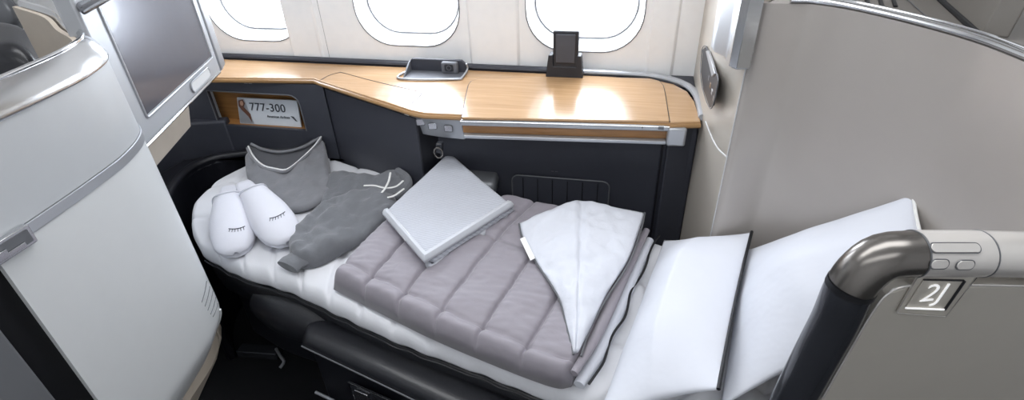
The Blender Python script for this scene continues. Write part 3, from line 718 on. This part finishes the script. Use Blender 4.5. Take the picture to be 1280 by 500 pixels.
e0, e1, e2 = J(1141, 317), J(1223, 317), J(1500, 323)
tube('button_section', [e0, e1], rads+.0003, 'tubelight', jp, seg=32, up=JN)
tube('section_joint', [e0-JD*.0008, e0+JD*.0008], rads+.0009, 'graytrim', jp, seg=32, up=JN)
tube('section_joint', [e1-JD*.0008, e1+JD*.0008], rads+.0009, 'graytrim', jp, seg=32, up=JN)
tube('tube_top', [e1, e1.lerp(e2, .5), e2], rads, 'tubelight', jp, seg=28, up=JN)
# face panel below
fo = [(1125, 345), (1280, 346), (1560, 350), (1560, 800), (900, 800), (1000, 520), (1062, 412), (1080, 378), (1098, 355)]
po = [J(a, b) for a, b in fo]
for p_ in po: p_.z = max(p_.z, .05)
obj('face_panel', *slab_g([p_+JN*.018 for p_ in po], -JN*.03), 'jpanel', jp, bevel=.003)
tube('panel_edge_line', cat([J(a, b)+JN*.019 for a, b in ((1020, 483), (1052, 425), (1078, 380), (1097, 355), (1125, 344), (1200, 343.5), (1280, 345), (1400, 348))], 6), .0016, 'tubelight', jp, seg=6)
# buttons and lamps on the tube front
def surf(px, py, r=.0288):
    d = ray(px, py).normalized(); A0 = e0-CAM; ax_ = (e1-e0).normalized()
    dp = d-ax_*d.dot(ax_); ap = A0-ax_*A0.dot(ax_); a = dp.dot(dp); b_ = -2*dp.dot(ap); c_ = ap.dot(ap)-r*r
    disc = b_*b_-4*a*c_; t = (-b_-math.sqrt(max(0, disc)))/(2*a); P = CAM+d*t
    q = P-e0; n = q-ax_*q.dot(ax_); return P, n.normalized(), ax_
for nm, px, py, w, h in (('indicator_bar', 1194, 310, .060, .011), ('call_button', 1174, 330, .021, .011), ('call_button', 1206, 331, .021, .011)):
    P, n, a_ = surf(px, py); up_ = n.cross(a_)
    if up_.z < 0: up_ = -up_
    kk = obj(nm, *slab_g(frame(P-n*.001, a_, up_, rrect(w, h, h*.48, 6), 0), n*.0028), 'tubelight', jp, bevel=.0006)
    tube('button_rim', frame(P+n*.0006, a_, up_, rrect(w+.0015, h+.0015, h*.5, 6)), .0006, 'graytrim', kk, closed=True, seg=6)
# sign plate
def JF(px, py, o=.0): return J(px, py)+JN*(.018+o) if False else PL(px, py, JM+JN*(.018+o), JN)
sg = [JF(a, b, .001) for a, b in ((1146, 342), (1219, 344), (1180, 394), (1119, 389))]
s_ = obj('sign_plate', *slab_g(sg, JN*.002), 'jpanel', jp, bevel=.001)
tube('plate_edge', [p_+JN*.003 for p_ in sg], .0008, 'tubelight', s_, closed=True, seg=5)
sg2 = [JF(a, b, .0035) for a, b in ((1154, 349), (1204, 350), (1179, 386), (1131, 384))]
s2 = obj('sign_inset', *slab_g(sg2, JN*.0015), 'jpanel', s_, bevel=.0008)
tube('inset_shadow_edge', [sg2[1]+JN*.002, sg2[2]+JN*.002], .0018, 'blacktrim', s_, seg=6)
tube('inset_shadow_edge', [sg2[0]+JN*.001, sg2[1]+JN*.001], .0012, 'blacktrim', s_, seg=6)
tube('sign_light_bar', [JF(1132, 385, .007), JF(1180, 387, .007)], .0013, 'signlight', s_, seg=8)
ctr = JF(1167, 367, .0062)
text('seat_number', '2J', ctr, JD, (0, 0, 1), .040, 'signlight', s_, ext=.0006, shear=.12, off=-.0006)

# ============================================================ bed and seat
bedthing = thing('seat_bed', 'reclined seat lying flat in charcoal leather beneath the white mattress pad', 'seat', (-.4, 1.0, 0))
bn = [(252, 315), (300, 341), (360, 360), (430, 393), (500, 425), (600, 462), (700, 500)]
def bedpts(z, grow=0): return [Z(a, b, z) for a, b in bn]
near = [Z(a, b, BED) for a, b in bn]+[V((.1, .635, BED)), V((.28, .60, BED))]
foot = [Z(252, 315, BED), Z(241, 292, BED), Z(243, 264, BED), Z(262, 243, BED), Z(285, 229, BED), Z(312, 216, BED)]
far = [Z(312, 216, BED), Z(350, 199, BED), Z(398, 198, BED), Z(440, 212, BED), Z(560, 240, BED), Z(700, 280, BED), Z(818, 312, BED), V((.22, 1.055, BED)), V((.34, 1.02, BED))]
head = [V((.28, .60, BED)), V((.40, .68, BED)), V((.42, .83, BED)), V((.34, 1.02, BED))]
G = coons(near, head, far, foot, 260, 80)
# dark cushion below, inset slightly
cx = sum((G[j][i] for j in (0, -1) for i in (0, -1)), V((0, 0, 0)))/4
G2 = [[P+V((0, 0, -.045)) for P in row] for row in G]
cushion('seat_cushion', [[P+(cx-P)*.02+V((0, 0, -.0)) for P in row] for row in G2], .012, .10, .05, None, 'black', bedthing, nrm=(0, 0, 1))
# body below: extruded near-side skirt
sk = resample([P+V((.0, .05, 0)) for P in near], 60)
skl = [(p.x, p.y) for p in sk]+[(.30, .95), (.12, 1.10), (-.92, 1.38), (-1.02, 1.15)]
prism('seat_side', skl, .20, .47, 'darker', bedthing, bevel=.015)
# padded bulges along the near side (rounded leather lobes)
lob = [P+V((.01, .025, -.115)) for P in near[1:4]]
t_ = sweep_g(resample(lob, 20), [.02+.05*math.sin(math.pi*min(1, .15+i/19*.9)) for i in range(20)], 16, up=(0, 0, 1))
obj('leg_rest_lobe', *t_, 'black', bedthing)
wv = slab_g([Z(520, 425, .50), Z(620, 462, .50), Z(700, 492, .50), Z(706, 520, .44), Z(622, 488, .44), Z(548, 462, .44), Z(520, 440, .46)], (0, .03, 0))
obj('woven_side_trim', *wv, 'woven', bedthing, bevel=.006)

def padf(u, v, P):
    h = .0015*math.sin(P.x*60)*0
    s = u*15
    d = abs(s-round(s))/15*1.9
    h -= .009*math.exp(-(d/.008)**1.5)
    d2 = min(abs(v-.33), abs(v-.67))*.5
    h -= .008*math.exp(-(d2/.008)**1.5)
    h += .004*fbm(P, 14)
    return h
# scalloped hem: wavy near border
G3 = [row[:] for row in G]
for j, row in enumerate(G3):
    for i in range(len(row)):
        w = max(0, 1-j/12)
        if w: row[i] = row[i]+V((0, -.0015*math.sin(i*.38)*w, -.012*w*w+.001*math.sin(i*.55)*w))
pad = cushion('mattress_pad', G3, .030, .020, .028, padf, 'pad', None, nrm=(0, 0, 1))
tag(pad, 'white quilted mattress pad covering the flat bed', 'mattress pad')
tpad = bvh(pad)
hem = obj('hem_piping', *sweep_g([P+V((0, -.002, -.016)) for P in G3[0]], .0022, 8), 'blacktrim', pad)

# ---------------------------------------------------------------- slippers
def slipper(heel, toe, zb, width, label, lashes):
    a = Z(*heel, zb); b = Z(*toe, zb); L = (b-a).length; d = (b-a).normalized(); w = V((-d.y, d.x, 0)).normalized()
    t = thing('slipper', label, 'slipper', (a+b)/2, 'white slippers at the foot of the bed')
    # sole outline: width along length
    def wid(s): return width*(.50+.18*math.sin(min(1, s/.35)*math.pi/2)*.55+.34*math.exp(-((s-.70)/.30)**2))*(max(0, 1-((s-.86)/.14)**2)**.5 if s > .86 else 1)*(max(.0, 1-((.10-s)/.10)**2)**.5 if s < .10 else 1)
    n = 28; G = []
    for j in range(9):
        v = j/8*2-1; G.append([a+d*(L*(.0005+i/(n-1)*.999))+w*(wid(i/(n-1)*.999+.0005)*v) for i in range(n)])
    cushion('sole', G, .014, .006, .012, None, 'slip', t, nrm=(0, 0, 1))
    # upper: vamp covering the toe half, domed and open toward the heel
    vs = []; fs = []; m = 22; q = 17; s0 = .40
    for i in range(m):
        s = s0+(1.0-s0)*i/(m-1); 
        for j in range(q):
            an = math.pi*j/(q-1); c = math.cos(an)
            ss = s+.07*(abs(c)**2)*(-1 if i < 6 else 0)*(1-i/6 if i < 6 else 0)
            ww = wid(min(.999, ss))*1.04+.002; hgt = (.030+.026*math.cos((s-.50)/.5*math.pi/2))*(max(0.02, 1-((s-.80)/.21)**2)**.5 if s > .80 else 1)
            vs.append(a+d*(L*ss*1.005)+w*(ww*c)+V((0, 0, .010+hgt*math.sin(an)**.75)))
    for i in range(m-1):
        for j in range(q-1): fs.append((i*q+j, i*q+j+1, (i+1)*q+j+1, (i+1)*q+j))
    o = obj('upper', vs, fs, 'slip', t); s_ = o.modifiers.new('s', 'SOLIDIFY'); s_.thickness = .005; s_.offset = -1
    for p in o.data.polygons: p.use_smooth = True
    tube('opening_binding', [vs[j]+V((0, 0, .001)) for j in range(q)], .0028, 'slip', t, seg=8)
    tb = bvh(o)
    # closed eye with lashes
    (x0, y0_), (x1, y1_), sag = lashes
    pts = []
    for k in range(9):
        f = k/8; p_ = hit(tb, x0+(x1-x0)*f, y0_+(y1_-y0_)*f+sag*4*f*(1-f), .0008)
        if p_: pts.append(p_)
    if len(pts) > 3: tube('embroidered_eye', pts, .0011, 'thread', t, seg=6)
    for k in range(6):
        f = (k+.4)/6; x = x0+(x1-x0)*f; y = y0_+(y1_-y0_)*f+sag*4*f*(1-f)
        p0 = hit(tb, x, y, .0008); p1 = hit(tb, x+(-.5+f)*2.5, y+3.6, .0008)
        if p0 and p1: tube('embroidered_lash', [p0, p1], .0008, 'thread', t, seg=5)
    return t
sz = BED+.033
slipper((286, 234), (297, 322), sz, .055, 'left white slipper with a stitched closed eye, its toe pointing straight down', ((286, 286), (306, 283), 1.6))
slipper((303, 229), (362, 308), sz+.012, .055, 'right white slipper with a stitched closed eye, lying diagonally over the other', ((337, 273), (356, 265), 1.6))

# ---------------------------------------------------------------- pyjama top
zs = BED+.034
sh_ = thing('pyjama_shirt', 'folded grey pyjama top with white V-neck piping, beside the slippers', 'pyjama top', Z(365, 225, zs))
def ZZ(l): return [Z(*p) for p in l]
e_top = ZZ([(306, 196, zs+.045), (315, 190, zs+.05), (325, 206, zs+.04), (338, 211, zs+.035), (357, 214, zs+.03), (374, 203, zs+.04), (392, 188, zs+.05), (402, 175, zs+.055), (407, 184, zs+.05)])
e_bot = ZZ([(318, 236, zs), (345, 262, zs), (372, 266, zs+.004), (395, 258, zs+.008), (417, 244, zs+.008)])
e_left = ZZ([(318, 236, zs), (309, 222, zs+.012), (306, 196, zs+.045)])
e_right = ZZ([(417, 244, zs+.008), (414, 218, zs+.02), (407, 184, zs+.05)])
G = coons(e_bot, e_right, e_top, e_left, 44, 30)
cushion('shirt_front', G, .016, .012, .02, lambda u, v, P: .004*math.sin(u*9+v*5)*v+.006*fbm(V((P.x*30+P.y*20, P.x*9-P.y*15, 2)), 1), 'shirt', sh_, nrm=(0, -.35, 1), wr=.008, wrs=16)
vn = ZZ([(311, 184, zs+.055), (318, 197, zs+.052), (330, 208, zs+.048), (345, 212, zs+.046), (357, 213.5, zs+.043), (367, 208, zs+.046), (381, 196, zs+.054), (393, 184, zs+.062), (402, 172, zs+.068)])
# back layer showing inside the collar
bt = ZZ([(312, 180, zs+.055), (320, 182, zs+.055), (345, 186, zs+.05), (375, 182, zs+.055), (398, 170, zs+.062), (407, 172, zs+.055)])
bb = ZZ([(312, 200, zs+.03), (335, 214, zs+.025), (357, 220, zs+.02), (380, 208, zs+.025), (407, 186, zs+.04)])
G = coons(bb, [bb[-1], bt[-1]], bt, [bb[0], bt[0]], 30, 8)
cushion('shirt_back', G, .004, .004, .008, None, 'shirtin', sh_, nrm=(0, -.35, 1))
tube('back_collar', resample(ZZ([(314, 180, zs+.062), (330, 187, zs+.058), (352, 190, zs+.056), (378, 184, zs+.062), (400, 172, zs+.068)]), 30), .0045, 'shirt', sh_, seg=8)
tube('neck_piping', [p+V((0, -.001, .004)) for p in resample(vn, 40)], .0026, 'white', sh_, seg=8)
tube('neck_rib', [p+V((.0, -.007, .000)) for p in resample(vn, 40)], .005, 'shirt', sh_, seg=8)

# ---------------------------------------------------------------- pyjama trousers
zp = BED+.034
tr_ = thing('pyjama_trousers', 'folded slate-grey pyjama trousers with cuffed leg and white drawstring', 'trousers', Z(440, 270, zp))
# under layer (waist)
e_bot = ZZ([(398, 262, zp), (430, 262, zp+.005), (470, 262, zp+.008), (506, 246, zp+.01)])
e_top = ZZ([(412, 220, zp+.012), (440, 219, zp+.02), (470, 222, zp+.028), (497, 214, zp+.035)])
G = coons(e_bot, [e_bot[-1], Z(512, 236, zp+.02), e_top[-1]], e_top, [e_bot[0], e_top[0]], 34, 18)
cushion('waist_section', G, .022, .01, .022, None, 'pants', tr_, nrm=(0, 0, 1), wr=.010, wrs=22)
e_bot = ZZ([(372, 336, zp+.002), (398, 333, zp+.004), (430, 316, zp+.008), (462, 298, zp+.012), (500, 268, zp+.02)])
e_top = ZZ([(368, 296, zp+.006), (385, 276, zp+.010), (410, 256, zp+.018), (440, 247, zp+.024), (494, 244, zp+.03)])
G = coons(e_bot, [e_bot[-1], e_top[-1]], e_top, [e_bot[0], Z(362, 318, zp+.002), e_top[0]], 50, 24)
cushion('trouser_leg', G, .036, .015, .04, lambda u, v, P: .005*math.sin(u*7+v*3.0)+.0045*fbm(V((P.x*14-P.y*9, P.x*30+P.y*55, 0)), 1), 'pants', tr_, nrm=(0, 0, 1), wr=.016, wrs=19)
cp_ = [Z(398, 310, zp+.018), Z(382, 319, zp+.016), Z(366, 328, zp+.016), Z(359, 334, zp+.014)]
pts = resample(cp_, 14)
obj('cuff', *sweep_g(pts, [.040-.010*(i/13)+(.003 if i > 10 else 0) for i in range(14)], 18, up=(0, 0, 1), flat=.45), 'pants', tr_)
tube('waistband', resample(ZZ([(497, 214, zp+.045), (508, 222, zp+.045), (510, 232, zp+.04), (500, 243, zp+.035), (488, 247, zp+.03)]), 20), .012, 'pants', tr_, seg=10)
def hitz(px, py, z): return Z(px, py, z)
tube('drawstring', resample(ZZ([(455, 232, zp+.055), (468, 232, zp+.06), (482, 235, zp+.064), (495, 233, zp+.066), (504, 226, zp+.066)]), 24), .0030, 'cord', tr_, seg=8, up=(0, 0, 1), flat=.6)
tube('drawstring', resample(ZZ([(488, 216, zp+.066), (486, 226, zp+.07), (481, 236, zp+.07), (476, 243, zp+.066), (480, 247, zp+.06), (492, 245, zp+.06), (505, 236, zp+.06)]), 24), .0032, 'cord', tr_, seg=8, up=(0, 0, 1), flat=.6)

# ---------------------------------------------------------------- duvet
zd = BED+.034
dv_ = thing('duvet', 'quilted grey duvet folded over the middle of the bed, its white lining turned back', 'duvet', Z(600, 340, zd))
NL = Z(417, 362, zd); NR = Z(714, 484, zd); FR = Z(806, 300, zd); FL = Z(548, 250, zd); 
nb_ = [NL, Z(470, 389, zd), Z(540, 424, zd), Z(620, 458, zd), Z(690, 484, zd), NR]
fb_ = [FL, Z(640, 262, zd), Z(720, 280, zd), FR]
lb_ = [NL, Z(448, 326, zd), Z(500, 278, zd), FL]
rb_ = [NR, Z(742, 436, zd), Z(778, 356, zd), FR]
G = coons(nb_, rb_, fb_, lb_, 300, 130)
US = [.17, .335, .50, .665, .83]
VS = [.085, .60]
def quilt(u, v, P, US=US, VS=VS, A=.012):
    W = .92; H = .42; best = 1; 
    du = min(abs(u-s) for s in US+[0, 1])*W
    dv2 = min(abs(v-s+.05*(u-.5)) for s in VS)*H
    h = -A*math.exp(-(du/.0065)**1.0)-A*.8*math.exp(-(dv2/.006)**1.0)
    # radiating puckers near the seams
    h += .0012*fbm(P, 60)*math.exp(-(du/.04)**2)
    h += .004*min(1, du/.07)-.002+.005*fbm(P, 17)+.002*fbm(V((P.x*30, P.y*75, P.z*20)), 1)
    return h
body = cushion('duvet_body', G, .058, .001, .022, quilt, 'duvet', dv_, nrm=(0, 0, 1), wr=.0035, wrs=9, pw=.5)
tb = bvh(body)
# stacked lower layers on the head side edge
ztop = zd+.06
rs = resample(rb_, 40)
for k, (nm, h, off, mt, r) in enumerate((('lining_layer', .010, .014, 'fold', .018), ('grey_layer', .040, .004, 'duvet', .013))):
    P_ = [p+V((off, 0, h)) for p in rs[:-1]]
    obj(nm, *sweep_g(P_, [r*(.6+.4*math.sin(math.pi*i/(len(P_)-1))) for i in range(len(P_))], 12, up=(0, 0, 1), flat=.85), mt, dv_)
tube('black_piping', [p+V((.032+.004*math.sin(i*.5), .0, .016+.004*math.sin(i*.7))) for i, p in enumerate(rs)], .0026, 'blacktrim', dv_, seg=8)
# turned-back white corner
z1 = zd+.066
A_ = Z(649, 279, z1); Bq = Z(722, 250, z1+.012); Cq = Z(806, 266, z1+.004); Dq = Z(717, 442, z1-.01)
ea = [A_, Z(654, 298, z1), Z(672, 330, z1), Z(698, 370, z1), Z(708, 400, z1), Dq]
G = coons(ea, [Dq, Z(721, 380, z1+.003), Z(723, 310, z1+.01), Bq], [A_, Z(685, 266, z1+.006), Bq], [A_, A_.lerp(Bq, .02)], 40, 30) if False else None
def patch(name, e1_, e2_, seams, mt, n=46, m=34, top=.016):
    """surface between two long edges that share an apex"""
    L1 = resample(e1_, n); L2 = resample(e2_, n); G = []
    for j in range(m):
        v = j/(m-1); G.append([L1[i].lerp(L2[i], v) for i in range(n)])
    def f(u, v, P):
        h = 0
        for s in seams: h -= .010*math.exp(-(abs(u-s-.08*(v-.5))*.3/.010)**1.3)
        h += .0016*math.sin(v*60+5*fbm(P, 12))+.004*fbm(P, 18)
        return h
    return cushion(name, G, top, .006, .022, f, mt, dv_, nrm=(0, 0, 1), wr=.004, wrs=24)
crease = [Bq, Z(727, 262, z1+.012), Z(724, 310, z1+.010), Z(721, 380, z1+.003), Dq+V((.004, 0, 0))]
def fold_patch():
    n = 60; m = 60
    L0 = resample([A_, Z(654, 298, z1), Z(672, 330, z1), Z(698, 370, z1), Z(708, 405, z1-.006), Dq], n)
    L1 = resample([Bq, Z(725, 262, z1+.014), Z(724, 310, z1+.012), Z(722, 370, z1+.006), Z(721, 405, z1), Dq+V((.003, .001, 0))], n)
    L2 = resample([Cq, Z(800, 285, z1+.002), Z(785, 325, z1), Z(758, 368, z1-.004), Z(738, 410, z1-.006), Dq+V((.008, .004, 0))], n)
    G = []
    for j in range(m):
        v = j/(m-1); G.append([(L0[i].lerp(L1[i], v*2) if v < .5 else L1[i].lerp(L2[i], v*2-1)) for i in range(n)])
    def f(u, v, P):
        h = -.011*math.exp(-(abs(v-.515)*.16/.005)**1.2)*(1-u*.5)-.007*math.exp(-(abs(u-.50-.10*(v-.5))*.34/.009)**1.3)
        return h+.007*fbm(P, 16)+.005*fbm(P, 38)
    return cushion('turned_back_lining', G, .013, .006, .045, f, 'fold', dv_, nrm=(0, 0, 1), wr=.003, wrs=24)
fold_patch()
tube('lining_edge_piping', resample([Cq, Z(802, 285, z1), Z(787, 327, z1-.002), Z(760, 370, z1-.006), Z(737, 412, z1-.010), Dq+V((.014, 0, -.004))], 30), .0022, 'graytrim', dv_, seg=8)
tube('turned_edge_piping', resample([p+V((0, -.001, -.001)) for p in [A_, Z(654, 298, z1), Z(672, 330, z1), Z(698, 370, z1), Z(708, 405, z1-.006), Dq]], 30), .0024, 'graytrim', dv_, seg=8)
slab('care_label', [Z(650, 299, z1+.004), Z(656, 296, z1+.006), Z(669, 323, z1+.006), Z(663, 326, z1+.002)], (0, 0, .0012), 'white', dv_, bevel=.0003)

# ---------------------------------------------------------------- throw
zt = zd+.064
th = thing('throw_blanket', 'light grey knitted throw folded into a diamond on top of the duvet', 'throw', Z(560, 255, zt))
T0, T1, T2, T3 = Z(563, 196, zt+.012), Z(641, 262, zt), Z(534, 331, zt), Z(484, 272, zt)
def lay(nm, z, gx, th_, mt, shrink=0):
    c = (T0+T1+T2+T3)/4; q = [p+(c-p)*shrink+V((0, 0, z))+V(gx) for p in (T3, T2, T1, T0)]
    G = coons([q[0], q[1]], [q[1], q[2]], [q[3], q[2]], [q[0], q[3]], 40, 40)
    return cushion(nm, G, th_, .006, .016, None, mt, th, nrm=(0, 0, 1), wr=.003, wrs=14, pw=.45)
lay('lower_fold', -.014, (.006, -.005, 0), .010, 'knitedge', .0)
lay('middle_fold', -.002, (.009, .003, 0), .010, 'knit', .02)
lay('upper_fold', .009, (-.003, .0, 0), .012, 'knit', -.01)
up4 = [p+V((-.003, 0, .014)) for p in (T3, T2, T1, T0)]
c = (T0+T1+T2+T3)/4
hm = resample([up4[0], up4[1]], 20, False)+resample([up4[1], up4[2]], 20, False)[1:]
inward = [(p+(c-p)*.055) for p in hm]
vs = []; fs = []
for i, p in enumerate(hm):
    a_ = p+(p-c).normalized()*.004; b_ = V((inward[i].x, inward[i].y, p.z+.011))
    vs += [a_+V((0, 0, -.004)), a_+V((0, 0, .003)), a_.lerp(b_, .4)+V((0, 0, .006)), b_+V((0, 0, .001))]
for i in range(len(hm)-1):
    for k in range(3): fs.append((i*4+k, i*4+k+1, (i+1)*4+k+1, (i+1)*4+k))
o = obj('hem_band', vs, fs, 'knitedge', th); s_ = o.modifiers.new('s', 'SOLIDIFY'); s_.thickness = .003; s_.offset = 1
e = up4[0].lerp(up4[1], .40); f = up4[0].lerp(up4[1], .62); o_ = (up4[0]-c).normalized()
slab('woven_label', [e+V((-.006, -.003, .001)), f+V((-.006, -.003, .001)), f+V((.004, .005, .014)), e+V((.004, .005, .014))], (-.0006, -.0006, .001), 'white', th, bevel=.0002)

# ---------------------------------------------------------------- pillows
zq = BED+.045
def pillow(nm, c4, top, bot, label, piping, wr=.012):
    t = thing(nm, label, 'pillow', sum(c4, V((0, 0, 0)))/4, 'white pillows')
    a, b, c_, d = c4     # near-left, near-right, far-right, far-left
    def bow(p, q, k): m = (p+q)/2; ctr = sum(c4, V((0, 0, 0)))/4; return [p, p.lerp(q, .25)+(ctr-m)*k*.75, m+(ctr-m)*k, p.lerp(q, .75)+(ctr-m)*k*.75, q]
    G = coons(bow(a, b, .05), bow(b, c_, .035), bow(d, c_, .05), bow(a, d, .035), 60, 60)
    N = (b-a).cross(d-a).normalized()
    cushion('pillow_body', G, top, bot, .20, None, 'pillow', t, nrm=N, wr=wr, wrs=7, pw=.7)
    if piping:
        tube('pillow_piping', resample([p+N*.001 for p in bow(b, c_, .035)], 40), .0034, 'blacktrim', t, seg=8)
    else:
        tube('pillow_piping', resample([p for p in bow(b, c_, .035)], 40), .0028, 'cord', t, seg=8)
    return t
pillow('pillow', [Z(744, 530, zq+.01), V((.185, .605, .71)), Z(940, 290, zq+.105), Z(830, 300, zq+.005)], .085, .03, 'plump white pillow with black piping, nearest the duvet', True)
pillow('pillow', [V((.20, .625, .64)), V((.475, .69, .88)), Z(1141, 243, .942), Z(928, 314, zq+.06)], .075, .02, 'larger white pillow leaning against the taupe partition, behind the piped pillow', False)

# =============================================== near armrest, floor fittings
za = .47
ar = thing('padded_armrest', 'black padded leather armrest box at the bottom centre beside the bed', 'armrest', Z(500, 460, za))
e_bot = ZZ([(377, 432, za), (440, 462, za), (560, 520, za), (640, 560, za)])
e_top = ZZ([(401, 404, za), (440, 410, za), (520, 440, za), (680, 520, za)])
G = coons(e_bot, [e_bot[-1], e_top[-1]], e_top, [e_bot[0], Z(383, 412, za), e_top[0]], 50, 18)
cushion('armrest_pad', G, .028, .012, .04, None, 'black', ar, nrm=(0, 0, 1))
eb = resample(e_bot, 20)
et = resample(e_top, 20)
prism('armrest_box', [(p.x+.012, p.y+.01) for p in eb]+[(p.x+.01, p.y-.01) for p in reversed(et)], .0, za-.004, 'darker', ar, bevel=.012)
tube('pad_seam', [p+V((0, -.001, -.001)) for p in eb], .002, 'graytrim', ar, seg=6)
fd = (eb[-1]-eb[0]).normalized(); fn_ = V((fd.y, -fd.x, 0))
def AF(px, py): return PL(px, py, eb[0]+fn_*.0, fn_)
hh = [AF(a, b) for a, b in ((437, 476), (492, 500), (492, 520), (446, 500))]
hd = obj('access_latch', *slab_g(hh, fn_*.004), 'gunlow', ar, bevel=.001)
tube('latch_trim', [p+fn_*.004 for p in hh], .0018, 'chrome', hd, closed=True, seg=6)
obj('latch_lever', *slab_g([AF(a, b)+fn_*.005 for a, b in ((446, 484), (462, 491), (466, 500), (450, 496))], fn_*.004), 'chrome', hd, bevel=.001)
tube('pad_clip', [AF(397, 488)+fn_*.006, AF(420, 499)+fn_*.006], .004, 'silver', ar, seg=8)
ff = thing('seat_track_fitting', 'small metal seat track fitting with a bright end in the dark footwell', 'fitting', Z(330, 450, .02))
a, b = Z(300, 437, .03), Z(350, 441, .03)
obj('track_rail', *box_g((a+b)/2, (b-a).normalized(), V((0, 1, 0)), (0, 0, 1), (b-a).length, .04, .03), 'gunlow', ff, bevel=.003)
tube('track_clip', resample([Z(345, 436, .05), Z(351, 446, .05), Z(355, 452, .04), Z(350, 460, .03)], 12), .005, 'silver', ff, seg=8)
# grey rounded pad behind the throw
gp = thing('console_armrest', 'small grey rounded armrest pad between the throw and the knee panel', 'armrest', Z(605, 215, .63))
zg = .63
G = coons([Z(575, 232, zg), Z(612, 238, zg), Z(621, 232, zg)], [Z(621, 232, zg), Z(625, 212, zg), Z(612, 206, zg)], [Z(572, 198, zg), Z(590, 200, zg), Z(612, 206, zg)], [Z(575, 232, zg), Z(572, 198, zg)], 16, 14)
cushion('pad', G, .018, .03, .02, None, 'graytrim', gp, nrm=(0, 0, 1))
obj('pad_support', *box_g(Z(597, 216, zg)+V((0, 0, -.3)), (1, 0, 0), (0, 1, 0), (0, 0, 1), .06, .03, .55), 'darker', gp, bevel=.004)
cl = thing('seat_belt_buckle', 'small dark buckle tucked under the silver control panel', 'buckle', Z(548, 187, .74))
cc = Z(548, 186, .76)
obj('buckle_body', *box_g(cc+V((0, .01, 0)), (1, 0, 0), (0, 1, 0), (.1, 0, 1), .018, .02, .03), 'gunlow', cl, bevel=.004)
tube('buckle_loop', [cc+V((.012*math.cos(t), -.004, -.01+.016*math.sin(t))) for t in [k*.628 for k in range(10)]], .0022, 'gun', cl, closed=True, seg=6)

# ================================================================== lights
w = bpy.data.worlds.new('world'); sc.world = w; w.use_nodes = True
bg = w.node_tree.nodes['Background']; bg.inputs[0].default_value = (.90, .95, 1, 1); bg.inputs[1].default_value = 14
def area(name, loc, rot, sx_, sy_, power, col=(1, 1, 1), portal=False):
    l = bpy.data.lights.new(name, 'AREA'); l.shape = 'RECTANGLE'; l.size = sx_; l.size_y = sy_; l.energy = power; l.color = col
    o = bpy.data.objects.new(name, l); COL.objects.link(o); o.location = loc; o.rotation_euler = rot
    if portal: l.cycles.is_portal = True
    return o
for i, (cx, _) in enumerate(wspec):
    area('window_portal', (cx, WY+.12, WZ0+WH/2), (R(-90), 0, 0), .3, .42, 1, portal=True)
area('cabin_light', (-.3, .75, 2.17), (0, 0, 0), 2.6, .5, 20, (.96, .98, 1))
area('cabin_light', (-.3, -.5, 2.17), (0, 0, 0), 2.6, .5, 11, (.96, .98, 1))
sc.view_settings.view_transform = 'Standard'; sc.view_settings.look = 'None'; sc.view_settings.gamma = 1; sc.view_settings.exposure = .12
sc.view_settings.use_curve_mapping = False
sc.cycles.max_bounces = 8
